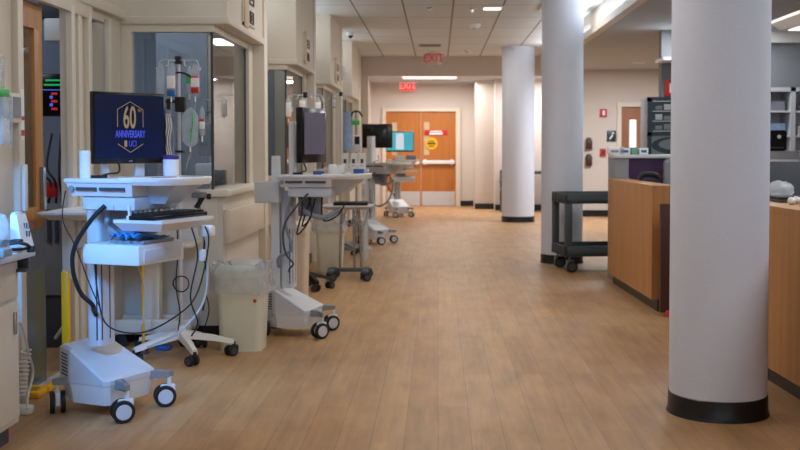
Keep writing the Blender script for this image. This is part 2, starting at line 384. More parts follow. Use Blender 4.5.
for k, y0 in enumerate(BAYS):
    b = MB(0.0018).box((XR - 0.145, -1.9), (y0 + 1.46, y0 + 1.49), (0, CH)); struct('wall_rooms', b, 'blue_room_paint', 'blue grey inner wall panel of the glass bay, ' + ['nearest the big computer cart', 'second along the corridor', 'third along the corridor', 'last before the beam'][k], 'wall')
# far end
b = MB(0.0018)
b.box((-1.64, -1.22), (23.66, 23.8), (0, 2.76)); b.box((-1.22, 0.42), (23.66, 23.8), (2.14, 2.76)); b.box((0.42, 0.85), (23.66, 23.8), (0, 2.76))
b.box((0.80, 1.22), (22.5, 22.66), (0, 2.76)); b.box((0.80, 0.9), (22.5, 23.8), (0, 2.76)); b.box((1.22, 3.1), (22.05, 22.2), (0, 2.76)); b.box((1.2, 1.28), (22.05, 22.6), (0, 2.76))
struct('wall_far', b, 'far_wall_paint', 'warm cream end wall round the double door', 'wall')
b = MB(0.0018); b.box((-1.25, -1.17), (23.6, 23.68), (0, 2.2)); b.box((0.40, 0.5), (23.6, 23.68), (0, 2.2)); b.box((-1.25, 0.5), (23.6, 23.68), (2.13, 2.2)); struct('trim_9', b, 'cream_trim', 'cream frame around the double door at the end', 'trim')
b = MB(0.0018); b.box((0.50, 0.8), (23.64, 23.66), (0, 0.12)); b.box((0.79, 1.2), (22.48, 22.5), (0, 0.12)); b.box((1.2, 2.7), (22.03, 22.05), (0, 0.12)); struct('baseboard_far', b, 'black_base', 'black baseboard along the end wall', 'baseboard')
for k, (xa, xb) in enumerate(((-1.17, -0.385), (-0.38, 0.40))):
    d = thing('door_%d' % (6 + k), ['wooden double door leaf behind the far computer screen', 'wooden double door leaf with red and yellow signs and push bar'][k], 'door', (0, 23.66, 0), kind='structure')
    vx = xa + (0.13 if k == 0 else 0.06)
    bb = MB(0.0018); bb.box((xa, vx), (0, 0.05), (0, 2.13)); bb.box((vx + 0.13, xb), (0, 0.05), (0, 2.13)); bb.box((vx, vx + 0.13), (0, 0.05), (0, 1.15)); bb.box((vx, vx + 0.13), (0, 0.05), (1.9, 2.13)); bb.build('door_leaf', 'door_veneer', d)
    MB().box((vx, vx + 0.13), (0.02, 0.03), (1.15, 1.9)).build('vision_panel', 'tan_plate', d)
    MB().box((xa + 0.02, xb - 0.02), (-0.006, 0), (0.01, 0.33)).build('kick_plate', 'bright_steel', d)
    bb = MB(0.0018); bb.box((xa + 0.03, xb - 0.03), (-0.09, -0.03), (0.95, 1.03), 0.01); bb.box((xa + 0.06, xa + 0.12), (-0.05, 0.0), (0.93, 1.05)); bb.box((xb - 0.12, xb - 0.06), (-0.05, 0.0), (0.93, 1.05)); bb.build('push_bar', 'white_plastic', d)
p = at(436, 132.5, 23.65)
t = thing('door_sign', 'small red notice strip on the wooden double door', 'sign', (p.x, 23.655, p.z))
MB().box((-0.26, 0.26), (-0.006, 0), (-0.06, 0.06), 0.003).build('notice_plate', 'red', t)
bb = MB(0.0018); bb.box((-0.15, 0.15), (-0.009, -0.006), (-0.045, -0.005)); bb.box((-0.13, 0.13), (-0.009, -0.006), (0.015, 0.04)); bb.build('notice_lines', 'label_white', t)
p = at(431.5, 143.5, 23.65)
t = thing('door_sign', 'round yellow warning sign under the red notice on the double door', 'sign', (p.x, 23.655, p.z))
MB().lathe([(0.001, 0), (0.14, 0), (0.14, 0.006), (0.001, 0.006)], mx=Matrix.Rotation(R(90), 4, 'X')).build('sign_disc', 'yellow', t)
bb = MB(0.0018); bb.box((-0.09, 0.09), (-0.01, -0.006), (-0.02, 0.02)); bb.box((-0.06, 0.06), (-0.01, -0.006), (0.04, 0.06)); bb.box((-0.06, 0.06), (-0.01, -0.006), (-0.07, -0.05)); bb.build('sign_marks', 'dark_mark', t)

# right far wall and grey wall
b = MB(0.0018); b.box((2.72, 3.48), (20.1, 20.25), (0, LOWC)); b.box((3.48, 4.3), (20.1, 20.25), (2.15, LOWC)); b.box((4.3, 7.2), (20.1, 20.25), (0, LOWC)); b.box((2.72, 2.84), (20.1, 22.1), (0, 2.9)); b.box((2.0, 7.2), (20.6, 20.75), (2.72, CH + 0.1))
struct('wall_right', b, 'far_wall_paint', 'cream wall behind the nurse station with fire signs', 'wall')
b = MB(0.0018).box((2.72, 3.45), (20.08, 20.1), (0, 0.12)); struct('baseboard_right', b, 'black_base', 'black baseboard on the cream wall behind the station', 'baseboard')
d = thing('door_8', 'brown door with a bright narrow window behind the nurse station', 'door', (3.5, 20.12, 0), kind='structure')
bb = MB(0.0018); bb.box((0, 0.16), (0, 0.05), (0, 2.1)); bb.box((0.31, 0.8), (0, 0.05), (0, 2.1)); bb.box((0.16, 0.31), (0, 0.05), (0, 1.2)); bb.box((0.16, 0.31), (0, 0.05), (1.85, 2.1)); bb.build('door_leaf', 'brown_veneer', d)
MB().box((0.185, 0.285), (0.02, 0.03), (1.2, 1.85)).build('vision_panel', 'daylight_slit', d)
b = MB(0.0018); b.box((3.42, 3.5), (20.06, 20.12), (0, 2.18)); b.box((3.42, 4.3), (20.06, 20.12), (2.1, 2.18)); struct('trim_10', b, 'cream_trim', 'cream frame of the brown door', 'trim')
b = MB(0.0018); b.box((2.82, 7.2), (13.3, 13.45), (0, LOWC)); struct('wall_right_grey', b, 'grey_wall_paint', 'grey wall behind the supply cabinets', 'wall')
b = MB(0.0018).box((3.0, 7.2), (13.18, 13.3), (2.64, LOWC)); struct('trim_11', b, 'white_wall', 'pale soffit band at the top of the grey wall', 'trim')
b = MB(0.0018).box((7.1, 7.2), (-4, 20.2), (0, LOWC)); struct('wall_right_outer', b, 'grey_wall_paint', 'outer wall of the nurse station', 'wall')

# columns
for k, (x, y, r, lab) in enumerate(((1.408, 5.25, 0.240, 'white round column nearest the camera with black base band'), (1.43, 12.1, 0.238, 'white round column beside the black utility cart'), (1.43, 18.75, 0.29, 'white round column farthest down the corridor, by the dark chair'))):
    t = thing('column', lab, 'column', (x, y, 0), kind='structure', group='round columns')
    MB().lathe([(r, 0.0), (r, CH)], n=64).build('column_shaft', 'column_paint', t)
    MB().lathe([(r + 0.014, 0.0), (r + 0.010, 0.012), (r + 0.006, 0.02), (r + 0.005, 0.098), (r + 0.001, 0.102)], n=64).build('column_base', 'black_base', t)

# ------------------------------------------------------------------ computer carts
def caster(parent, x, y, rz, s=1.0, wheelm='rubber_black', forkm='shell_white', r=0.055, hubm='shell_grey'):
    mx = Matrix.Translation((x, y, 0)) @ Matrix.Rotation(rz, 4, 'Z')
    tr = -0.022
    f = MB(); f.box((tr - 0.022, 0.03), (-0.012, 0.012), (r * 0.75, r * 2.05), 0.008, mx=mx); f.cyl(mx @ Vector((0, 0, r * 1.8)), mx @ Vector((0, 0, r * 2.75)), 0.011, 12)
    fo = f.build('caster', forkm, parent)
    for s_ in (-1, 1):
        w = MB(); w.lathe([(r * 0.45, -0.011), (r * 0.94, -0.011), (r, -0.006), (r, 0.006), (r * 0.94, 0.011), (r * 0.45, 0.011)], n=28, mx=mx @ Matrix.Translation((tr, s_ * 0.026, r)) @ Matrix.Rotation(R(90), 4, 'X'))
        w.build('wheel', wheelm, fo)
        h = MB(); h.lathe([(0.002, -0.013), (r * 0.66, -0.013), (r * 0.70, -0.010), (r * 0.70, 0.010), (r * 0.66, 0.013), (0.002, 0.013)], n=24, mx=mx @ Matrix.Translation((tr, s_ * 0.026, r)) @ Matrix.Rotation(R(90), 4, 'X'))
        h.build('wheel_hub', hubm, fo)

def monitor_part(parent, loc, rz, w, h, front, back='gloss_black', bez=0.014, thick=0.03):
    """flat monitor facing local +X"""
    mx = Matrix.Translation(loc) @ Matrix.Rotation(rz, 4, 'Z')
    m = MB(); m.box((-thick, 0.0), (-w / 2, w / 2), (0, h), 0.006)
    m.box((-0.055, -0.028), (-w * 0.33, w * 0.33), (h * 0.15, h * 0.85), 0.012)
    o = m.build('monitor', back, parent); o.location = loc; o.rotation_euler = (0, 0, rz)
    s = MB(); s.box((0.0, 0.0015), (-w / 2 + bez, w / 2 - bez), (bez * 1.9, h - bez)); s.build('screen', front, o)
    return o

def computer_cart(label, loc, rz, dz=0.0, group='computer carts', full=True):
    t = thing('computer_cart', label, 'computer cart', loc, rz, group)
    bot = [(-0.225, -0.085), (-0.115, -0.165), (0.08, -0.175), (0.10, -0.155), (0.125, 0.12), (0.10, 0.15), (-0.16, 0.155), (-0.225, 0.11)]
    top = [(-0.255, -0.10), (-0.125, -0.18), (0.09, -0.198), (0.115, -0.175), (0.145, 0.13), (0.12, 0.165), (-0.17, 0.17), (-0.255, 0.12)]
    def zt(x): return 0.335 if x < -0.1 else 0.20
    ins = [(x * 0.93, y * 0.93) for x, y in top]
    m = MB(); m.loft([[(x, y, 0.165) for x, y in top], [(x, y, zt(x) - 0.012) for x, y in top], [(x, y, zt(x)) for x, y in ins]]); m.build('base_shell', 'shell_grey', t, sharp=20)
    m = MB(); m.loft([[(x, y, 0.065) for x, y in bot], [(x * 0.985, y * 0.985, 0.165) for x, y in top]]); m.build('base_skirt', 'shell_white', t, sharp=20)
    # vent slots on the rear corner face
    a = Vector((-0.255, -0.10, 0)); c = Vector((-0.125, -0.18, 0)); dr = (c - a).normalized(); nr = Vector((dr.y, -dr.x, 0))
    m = MB()
    for i in range(7):
        z = 0.195 + i * 0.017
        mx = Matrix.Translation(a + dr * 0.076 + nr * 0.0005 + Vector((0, 0, z))) @ Matrix.Rotation(math.atan2(dr.y, dr.x), 4, 'Z')
        m.box((-0.045, 0.045), (-0.002, 0.002), (-0.004, 0.004), mx=mx)
    m.build('vent', 'dark_grey', t)
    for (x, y, q) in ((-0.21, -0.17, -1), (0.21, -0.17, 1), (0.21, 0.17, 1), (-0.21, 0.17, -1)):
        sgn = 1 if y > 0 else -1
        m = MB(); m.loft([[(x * 0.55, y * 0.68 - 0.028 * sgn * q * 1.0, 0.145), (x * 0.55, y * 0.68 + 0.028 * sgn * q, 0.145), (x * 0.55, y * 0.68 + 0.028 * sgn * q, 0.19), (x * 0.55, y * 0.68 - 0.028 * sgn * q, 0.19)],
                          [(x * 1.04, y * 1.05 - 0.02, 0.15), (x * 1.04, y * 1.05 + 0.02, 0.15), (x * 1.04, y * 1.05 + 0.02, 0.178), (x * 1.04, y * 1.05 - 0.02, 0.178)]])
        m.build('caster_arm', 'arm_grey', t)
        caster(t, x, y, R(-46) if (x < 0) else R(48 if y < 0 else 42))
    # column
    m = MB(); m.prism(rrect(0.085, 0.125, 0.02, cx=-0.075), 0.33, 1.06 + dz); m.build('mast', 'shell_grey', t)
    m = MB(); m.box((-0.055, -0.048), (-0.0645, -0.06), (0.36, 0.75)); m.box((-0.035, -0.0315), (-0.05, -0.043), (0.36, 0.75)); m.box((-0.035, -0.0315), (0.01, 0.017), (0.36, 0.75)); m.build('mast_groove', 'dark_grey', t)
    Z = 1.178 + dz
    # head with slots
    m = MB(); m.box((-0.10, 0.30), (-0.24, 0.20), (Z - 0.022, Z), 0.008); m.loft([[(-0.075, -0.205, Z - 0.085), (0.28, -0.205, Z - 0.085), (0.28, 0.17, Z - 0.085), (-0.075, 0.17, Z - 0.085)], [(-0.092, -0.23, Z - 0.022), (0.295, -0.23, Z - 0.022), (0.295, 0.19, Z - 0.022), (-0.092, 0.19, Z - 0.022)]])
    hd = m.build('work_surface', 'shell_white', t)
    m = MB(); m.box((-0.035, 0.085), (-0.229, -0.221), (Z - 0.058, Z - 0.042), mx=None); m.box((0.105, 0.25), (-0.229, -0.221), (Z - 0.058, Z - 0.042)); m.build('slot', 'dark_grey', hd)
    m = MB(); m.cyl((-0.062, -0.232, Z - 0.05), (-0.062, -0.212, Z - 0.05), 0.015, 16); m.build('lock', 'mid_grey', hd)
    m = MB(); m.box((-0.03, 0.28), (-0.19, 0.16), (Z - 0.155, Z - 0.085), 0.01); m.box((0.0, 0.07), (-0.196, -0.18), (Z - 0.15, Z - 0.125)); m.box((0.09, 0.16), (-0.196, -0.18), (Z - 0.15, Z - 0.125)); m.box((0.18, 0.26), (-0.196, -0.18), (Z - 0.15, Z - 0.125)); m.build('head_housing', 'shell_grey', t)
    # pulled-out rounded tray
    pts = [(0.22, -0.235), (0.40, -0.235)] + [(0.40 + 0.125 * math.sin(R(a)), -0.01 - 0.225 * math.cos(R(a))) for a in range(10, 180, 10)] + [(0.40, 0.215), (0.22, 0.215)]
    m = MB(); m.loft([[(x * 0.99, y * 0.95, Z - 0.03) for x, y in pts], [(x, y, Z - 0.012) for x, y in pts], [(x, y, Z + 0.002) for x, y in pts], [(x * 0.995, y * 0.98, Z + 0.006) for x, y in pts]]); m.build('slide_out_tray', 'white_plastic', t)
    for cc in ((0.42, 0.08), (0.40, -0.12)): MB().lathe([(0.001, Z + 0.0055), (0.06, Z + 0.0055), (0.06, Z + 0.0075), (0.001, Z + 0.0075)], c=cc, n=24).build('tray_recess', 'mid_grey', t)
    # bracket under tray, keyboard tray
    m = MB(); m.loft([[(0.24, -0.06, Z - 0.125), (0.36, -0.06, Z - 0.125), (0.36, 0.06, Z - 0.125), (0.24, 0.06, Z - 0.125)], [(0.22, -0.12, Z - 0.03), (0.46, -0.12, Z - 0.03), (0.46, 0.12, Z - 0.03), (0.22, 0.12, Z - 0.03)]]); m.build('tray_bracket', 'shell_grey', t)
    m = MB()
    if full: m.loft([[(0.2, -0.18, Z - 0.25), (0.42, -0.18, Z - 0.25), (0.42, 0.17, Z - 0.25), (0.2, 0.17, Z - 0.25)], [(0.18, -0.22, Z - 0.21), (0.46, -0.22, Z - 0.21), (0.46, 0.21, Z - 0.21), (0.18, 0.21, Z - 0.21)], [(0.18, -0.22, Z - 0.195), (0.46, -0.22, Z - 0.195), (0.46, 0.21, Z - 0.195), (0.18, 0.21, Z - 0.195)]]).build('keyboard_tray', 'shell_white', t)
    m = MB(); m.box((0.0, 0.16), (-0.03, 0.05), (Z - 0.3, Z - 0.15), 0.01); m.tube(spline([(0.04, -0.07, Z - 0.16), (0.06, -0.1, Z - 0.25), (0.2, -0.1, Z - 0.3), (0.32, -0.05, Z - 0.24)], 6), 0.018); m.build('lift_arm', 'mid_grey', t)
    if full:
        m = MB(); m.box((-0.03, 0.30), (-0.19, 0.18), (Z - 0.418, Z - 0.318), 0.007); dr_ = m.build('drawer', 'shell_white', t)
        m = MB(); m.box((0.298, 0.304), (-0.15, 0.15), (Z - 0.405, Z - 0.345), 0.002); m.build('drawer_front', 'shell_grey', dr_)
        m = MB(); m.box((0.1, 0.3), (-0.15, 0.1), (Z - 0.318, Z - 0.30), 0.005); m.build('drawer_lid', 'mid_grey', dr_)
    m = MB(); m.tube(spline([(0.12, -0.205, Z - 0.13), (0.06, -0.235, Z - 0.2), (-0.03, -0.245, Z - 0.33), (-0.05, -0.235, Z - 0.45), (-0.035, -0.2, Z - 0.56), (0.0, -0.16, Z - 0.62), (-0.04, -0.10, Z - 0.66), (-0.06, -0.06, Z - 0.69)], 8), 0.011 if full else 0.007, 10); m.build('power_cable', 'rubber_black' if full else 'dark_grey', t)
    # monitor post
    m = MB(); m.tube(spline([(0.02, 0.02, Z + 0.1), (0.06, -0.02, Z + 0.03), (0.05, -0.09, Z + 0.02), (0.03, -0.13, Z + 0.008)], 8), 0.005); m.box((0.0, 0.06), (-0.16, -0.11), (Z, Z + 0.014)); m.build('monitor_cable', 'rubber_black', t)
    return t, Z

rz1 = math.atan2(-0.36, 0.93)
c1, Z1 = computer_cart('large white computer cart with the 60 anniversary screen', (-1.64, 5.28, 0), rz1)
C1 = Matrix.Translation((-1.64, 5.28, 0)) @ Matrix.Rotation(rz1, 4, 'Z')
mon = monitor_part(c1, (0.062, 0.068, Z1 + 0.068), R(-46) - rz1, 0.405, 0.36, 'navy_screen')
pm = Matrix.Translation((0.062, 0.068, 0)) @ Matrix.Rotation(R(-46) - rz1, 4, 'Z')
m = MB(); m.box((-0.085, -0.057), (-0.125, -0.085), (Z1, Z1 + 0.28), 0.005, mx=pm); m.box((-0.085, -0.057), (0.06, 0.11), (Z1, Z1 + 0.28), 0.005, mx=pm); m.box((-0.085, -0.05), (-0.12, 0.1), (Z1 + 0.2, Z1 + 0.27), 0.005, mx=pm); m.build('monitor_post', 'shell_white', c1)
# lit emblem on the screen
e = MB()
for seg in ([(0.0, 0.128), (0.07, 0.088), (0.07, 0.0)], [(0.0, 0.128), (-0.07, 0.088), (-0.07, 0.0)], [(0.07, -0.085), (0.0, -0.128), (-0.07, -0.085)]):
    for a, c in zip(seg[:-1], seg[1:]):
        e.tube([(0.0022, a[0], 0.185 + a[1]), (0.0022, c[0], 0.185 + c[1])], 0.0017, 6)
e.build('emblem_outline', 'gold_ink', mon)
text('60', 0.155, 'gold_ink', mon, (0.002, -0.004, 0.228), FX, sx=0.46, font_off=0.002)
text('TH', 0.02, 'gold_ink', mon, (0.002, 0.05, 0.268), FX, sx=0.8)
text('ANNIVERSARY', 0.05, 'violet_ink', mon, (0.002, 0.0, 0.148), FX, sx=0.5, font_off=0.001)
text('UCI', 0.042, 'violet_ink', mon, (0.002, 0.012, 0.100), FX, sx=0.62)
m = MB(); m.box((0.0015, 0.003), (-0.034, -0.020), (0.085, 0.117), 0.003); m.build('emblem_mark', 'gold_ink', mon)
m = MB(); m.box((0.0, 0.002), (-0.008, -0.001), (0.009, 0.017)); m.box((0.0, 0.002), (0.002, 0.009), (0.009, 0.017)); m.build('maker_mark', 'mid_grey', mon)
MB().box((0, 0.002), (0.178, 0.184), (0.009, 0.014)).build('power_light', 'led_blue', mon)

def keyboard(label, mx, group=None):
    t = thing('keyboard', label, 'keyboard', mx.to_translation(), mx.to_euler().z, group)
    MB().box((-0.075, 0.075), (-0.22, 0.22), (0, 0.022), 0.005).build('keyboard_body', 'gloss_black', t)
    m = MB()
    for i in range(6):
        for j in range(20): m.box((-0.066 + i * 0.022, -0.048 + i * 0.022), (-0.21 + j * 0.021, -0.193 + j * 0.021), (0.02, 0.031), 0.002, 1)
    m.build('keys', 'rubber_black', t)
keyboard('black keyboard on the tray of the anniversary screen cart', C1 @ Matrix.Translation((0.345, -0.005, Z1 - 0.195)), 'keyboards')
# white label holders standing behind the keyboard
t = thing('cable_organizer', 'white row of clips and tags behind the black keyboard', 'organizer', C1 @ Vector((0.25, 0.0, Z1 - 0.195)), rz1)
m = MB(); m.box((-0.012, 0.012), (-0.2, 0.2), (0, 0.02), 0.004)
for i in range(9): m.box((-0.006, 0.006), (-0.19 + i * 0.044, -0.172 + i * 0.044), (0.01, 0.068), 0.002, 1, Matrix.Translation((0, -0.18 + i * 0.044, 0)) @ Matrix.Rotation(R(random.uniform(-20, 20)), 4, 'X') @ Matrix.Translation((0, 0.18 - i * 0.044, 0)))
m.build('clip_row', 'white_plastic', t)
# canisters on the cart
def canister(label, p, r, h, lidm, group=None):
    t = thing('wipes_canister', label, 'canister', p, 0, group)
    MB().lathe([(r * 0.94, 0), (r, 0.006), (r, h * 0.8), (r * 0.97, h * 0.82)], n=28).build('tub', 'white_plastic', t)
    MB().lathe([(r * 1.03, h * 0.79), (r * 1.03, h * 0.95), (r * 0.9, h), (0.001, h)], n=28).build('lid', lidm, t)
    MB().lathe([(r * 1.005, h * 0.18), (r * 1.005, h * 0.6)], n=28).build('tub_label', 'label_white', t)
canister('tall white wipes canister beside the monitor on the big cart', C1 @ Vector((-0.012, -0.185, Z1)), 0.026, 0.135, 'white_plastic', 'canisters')
canister('white canister with purple lid behind the anniversary monitor', C1 @ Vector((0.29, 0.09, Z1 + 0.008)), 0.038, 0.105, 'purple_lid', 'canisters')
# blue cloth on drawer
m = MB(); g = []
for i in range(13):
    row = []
    for j in range(9):
        x = 0.15 + 0.15 * i / 12; y = -0.2 + 0.26 * j / 8
        row.append((x, y, Z1 - 0.298 + 0.035 * abs(math.sin(i * 0.9 + j * 0.35)) * (0.5 + 0.5 * math.cos(j * 0.5)) + 0.004 * random.random()))
    g.append(row)
vs = [[m.bm.verts.new(p) for p in row] for row in g]
for i in range(12):
    for j in range(8): m.bm.faces.new((vs[i][j], vs[i + 1][j], vs[i + 1][j + 1], vs[i][j + 1]))
o = m.build('cloth', 'blue_cloth', None, sharp=80); o.location = (-1.64, 5.28, 0); o.rotation_euler = (0, 0, rz1)
md = o.modifiers.new('thickness', 'SOLIDIFY'); md.thickness = 0.004; md.offset = 1
tag(o, 'crumpled blue cloth on top of the big cart drawer', 'cloth')
# scanner on the tray side
t = thing('barcode_scanner', 'grey and black hand scanner hanging by the tray of the big cart', 'scanner', C1 @ Vector((0.42, 0.15, Z1 - 0.125)), rz1 + R(30))
t.scale = (0.72, 0.72, 0.72)
MB().box((-0.06, 0.05), (-0.022, 0.022), (0.03, 0.07), 0.012).build('scanner_head', 'mid_grey', t)
m = MB(); m.tube([(0.02, 0, 0.04), (-0.01, 0, -0.01), (-0.03, 0, -0.04)], 0.017, 12); m.box((0.045, 0.075), (-0.028, 0.028), (0.02, 0.06), 0.008); m.build('grip', 'rubber_black', t)
m = MB(); m.box((-0.05, 0.0), (-0.012, 0.012), (0.06, 0.085)); m.build('holder', 'shell_grey', t)
# cables hanging off the cart
cab = [([(0.48, 0.1, Z1 - 0.24), (0.5, 0.1, 0.85), (0.47, 0.05, 0.62), (0.43, -0.05, 0.52), (0.3, -0.17, 0.44), (0.12, -0.2, 0.47), (0.0, -0.12, 0.62), (-0.03, -0.1, 0.75)], 0.004, 'rubber_black', 'black cord'),
       ([(0.44, 0.12, Z1 - 0.24), (0.46, 0.14, 0.86), (0.46, 0.15, 0.72), (0.44, 0.14, 0.55), (0.36, 0.08, 0.42), (0.25, 0.1, 0.36), (0.1, 0.14, 0.3)], 0.006, 'cord_white', 'white cord'),
       ([(0.40, 0.15, Z1 - 0.24), (0.42, 0.18, 0.88), (0.42, 0.18, 0.78), (0.44, 0.18, 0.65), (0.41, 0.18, 0.5)], 0.005, 'rubber_black', 'thin black lead'),
       ([(0.47, 0.0, Z1 - 0.24), (0.49, 0.02, 0.8), (0.46, 0.0, 0.6), (0.48, 0.03, 0.47), (0.45, 0.02, 0.40)], 0.004, 'rubber_black', 'thin black lead'),
       ([(0.16, -0.02, Z1 - 0.42), (0.15, 0.05, 0.62), (0.08, 0.14, 0.46), (0.0, 0.2, 0.36)], 0.0035, 'cord_white', 'pale tube'),
       ([(-0.09, -0.235, Z1 - 0.06), (-0.1, -0.245, Z1 - 0.2), (-0.02, -0.25, Z1 - 0.33), (0.03, -0.22, Z1 - 0.5), (0.08, -0.2, 0.55)], 0.003, 'rubber_black', 'thin black lead')]
for pts, r, mm, l in cab: MB().tube(spline(pts, 8), r, 7).build('hanging_cable', mm, c1)
m = MB(); m.box((0.44, 0.47), (0.1, 0.13), (0.76, 0.82), 0.01); m.build('cable_plug', 'white_plastic', c1)
m = MB(); m.box((0.42, 0.50), (0.12, 0.17), (0.88, 0.94), 0.015); m.build('adapter_brick', 'white_plastic', c1)

# second cart
rz2 = R(-7.5)
c2, Z2 = computer_cart('grey computer cart with a dark screen turned sideways, behind the trash can', (-0.99, 7.465, 0), rz2, -0.04, full=False)
C2 = Matrix.Translation((-0.99, 7.465, 0)) @ Matrix.Rotation(rz2, 4, 'Z')
monitor_part(c2, (0.1, 0.07, Z2 + 0.08), R(-16) - rz2, 0.44, 0.39, 'grey_screen', bez=0.032, thick=0.05)
m = MB(); m.loft([[(-0.20, -0.03, 0.3), (-0.13, -0.03, 0.3), (-0.13, 0.05, 0.3), (-0.20, 0.05, 0.3)], [(-0.17, -0.1, Z2 + 0.13), (-0.125, -0.1, Z2 + 0.13), (-0.125, -0.03, Z2 + 0.13), (-0.17, -0.03, Z2 + 0.13)]]); m.build('side_post', 'shell_white', c2)
m = MB(); m.box((-0.06, -0.015), (-0.05, 0.0), (Z2, Z2 + 0.37), 0.006); m.build('monitor_post', 'shell_white', c2)
m = MB(); m.box((-0.28, -0.1), (-0.16, 0.0), (Z2 - 0.2, Z2 - 0.05), 0.01); m.build('side_basket', 'shell_grey', c2)
for pts in ([(-0.02, -0.1, Z2 - 0.16), (-0.06, -0.14, 0.8), (-0.02, -0.12, 0.62), (-0.12, -0.1, 0.55), (-0.13, -0.07, 0.48)], ):
    MB().tube(spline(pts, 8), 0.011, 8).build('hanging_cable', 'mid_grey', c2)
for pts in ([(0.1, -0.1, Z2 - 0.16), (0.12, -0.12, 0.85), (0.05, -0.1, 0.78), (0.1, -0.05, Z2 - 0.17)], [(0.18, -0.05, Z2 - 0.16), (0.2, -0.1, 0.82), (0.3, -0.1, 0.85), (0.35, -0.05, Z2 - 0.2)], [(0.05, -0.12, Z2 - 0.16), (0.06, -0.14, 0.88), (0.02, -0.13, 0.72), (0.09, -0.1, 0.8), (0.14, -0.08, Z2 - 0.17)]):
    MB().tube(spline(pts, 8), 0.006, 7).build('hanging_cable', 'rubber_black', c2)
def small_box(name, label, cat, p, s, m, rz=0, group=None, lidm=None):
    t = MB().box((-s[0] / 2, s[0] / 2), (-s[1] / 2, s[1] / 2), (0, s[2]), min(s) * 0.12).build(name, m); t.location = p; t.rotation_euler = (0, 0, rz)
    tag(t, label, cat, group); return t
for i, (x, y, s, mm, l) in enumerate(((0.18, -0.14, (0.07, 0.05, 0.025), 'blue_cap', 'small blue box at the edge of the second cart'), (0.33, -0.1, (0.05, 0.04, 0.06), 'white_plastic', 'small white bottle box on the second cart tray'), (0.26, -0.06, (0.05, 0.05, 0.07), 'label_white', 'white labelled carton under the dark sideways screen'), (0.44, -0.02, (0.07, 0.05, 0.03), 'blue_cap', 'blue pack at the tray end of the second cart'))):
    small_box('supply_box', l, 'box', C2 @ Vector((x, y, Z2 + (0.008 if x > 0.3 else 0))), s, mm, rz2)
# third cart (screen seen from behind) and fourth cart
c3, Z3 = computer_cart('far computer cart whose monitor shows its dark back, by the third bay', (-0.86, 14.5, 0), R(-28), -0.06, full=False)
o = monitor_part(c3, (0.03, 0.0, Z3 + 0.2), R(84) + R(28), 0.42, 0.33, 'grey_screen', 'gloss_black')
m = MB(); m.box((-0.02, 0.06), (-0.2, -0.1), (Z3, Z3 + 0.36), 0.01); m.build('monitor_arm', 'shell_white', c3)
c4, Z4 = computer_cart('computer cart with a bright teal screen in front of the wooden double door', (-0.74, 20.0, 0), R(-58), -0.09, full=True)
o = monitor_part(c4, (0.0, 0.02, Z4 + 0.15), R(-86) + R(58), 0.53, 0.39, 'screen_teal')
MB().box((0.0016, 0.003), (-0.08, 0.07), (0.05, 0.35)).build('screen_window', 'screen_white', o)

MB().tube(spline([(0.2, 0.0, Z3 - 0.15), (0.3, -0.05, Z3 - 0.3), (0.26, -0.08, Z3 - 0.5), (0.1, -0.06, Z3 - 0.6), (-0.04, -0.06, Z3 - 0.55)], 8), 0.012, 8).build('hanging_cable', 'mid_grey', c3)
for a_, b_, mm, l in ((0.2, -0.1, 'white_plastic', 'white carton on the cart before the double door'), (0.36, 0.05, 'mid_grey', 'grey case on the tray of the cart before the double door')):
    small_box('supply_box', l, 'box', Matrix.Translation((-0.74, 20.0, 0)) @ Matrix.Rotation(R(-58), 4, 'Z') @ Vector((a_, b_, Z4 + (0.008 if a_ > 0.3 else 0))), (0.13, 0.16, 0.08), mm, R(-58))
# ------------------------------------------------------------------ IV stands
def iv_stand(label, loc, top, bar, basem, legm, n=5, rb=0.31, a0=10, group='IV stands', axis=0.0):
    t = thing('iv_stand', label, 'IV stand', loc, axis, group)
    MB().lathe([(0.001, 0.12), (0.045, 0.12), (0.045, 0.15), (0.028, 0.18), (0.02, 0.2), (0.001, 0.2)], n=20).build('hub', legm, t)
    for k in range(n):
        a = R(a0 + 360 * k / n); c, s = math.cos(a), math.sin(a); q = Vector((-s, c, 0))
        def ring(r, w, z0, z1): 
            p = Vector((c * r, s * r, 0)); return [p + q * w + Vector((0, 0, z0)), p - q * w + Vector((0, 0, z0)), p - q * w * 0.7 + Vector((0, 0, z1)), p + q * w * 0.7 + Vector((0, 0, z1))]
        MB().loft([ring(0.02, 0.028, 0.12, 0.165), ring(rb * 0.6, 0.024, 0.10, 0.135), ring(rb, 0.02, 0.075, 0.10)]).build('leg', legm, t)
        caster(t, c * rb, s * rb, a + 0.6, r=0.032, forkm='rubber_black', hubm='dark_grey')
    m = MB(); m.cyl((0, 0, 0.15), (0, 0, 1.05), 0.0155, 14); m.cyl((0, 0, 1.0), (0, 0, top), 0.0115, 12); m.build('pole', 'bright_steel', t)
    m = MB(); m.lathe([(0.022, 1.0), (0.026, 1.02), (0.022, 1.06)], n=14); m.box((-0.02, 0.02), (-0.02, 0.02), (top - 0.02, top + 0.03), 0.004); m.build('collar', 'rubber_black', t)
    m = MB()
    for s in (-1, 1):
        m.tube(spline([(0, 0, top), (s * bar * 0.6, 0, top + 0.004), (s * bar * 0.92, 0, top), (s * bar, 0, top - 0.03), (s * bar * 1.06, 0, top - 0.06), (s * bar * 1.12, 0, top - 0.04)], 6), 0.004, 7)
        m.tube(spline([(0, 0, top), (s * bar * 0.35, -0.05, top), (s * bar * 0.42, -0.06, top - 0.03), (s * bar * 0.5, -0.07, top - 0.035)], 6), 0.004, 7)
    m.build('hook', 'bright_steel', t)
    return t
P1 = Vector((-1.63, 6.62, 0))
zt1 = at(180, 61, 6.62).z
iv_stand('white five legged IV stand between the big cart and the trash can', P1, zt1, 0.125, 'white_plastic', 'white_plastic', a0=-62, rb=0.33)
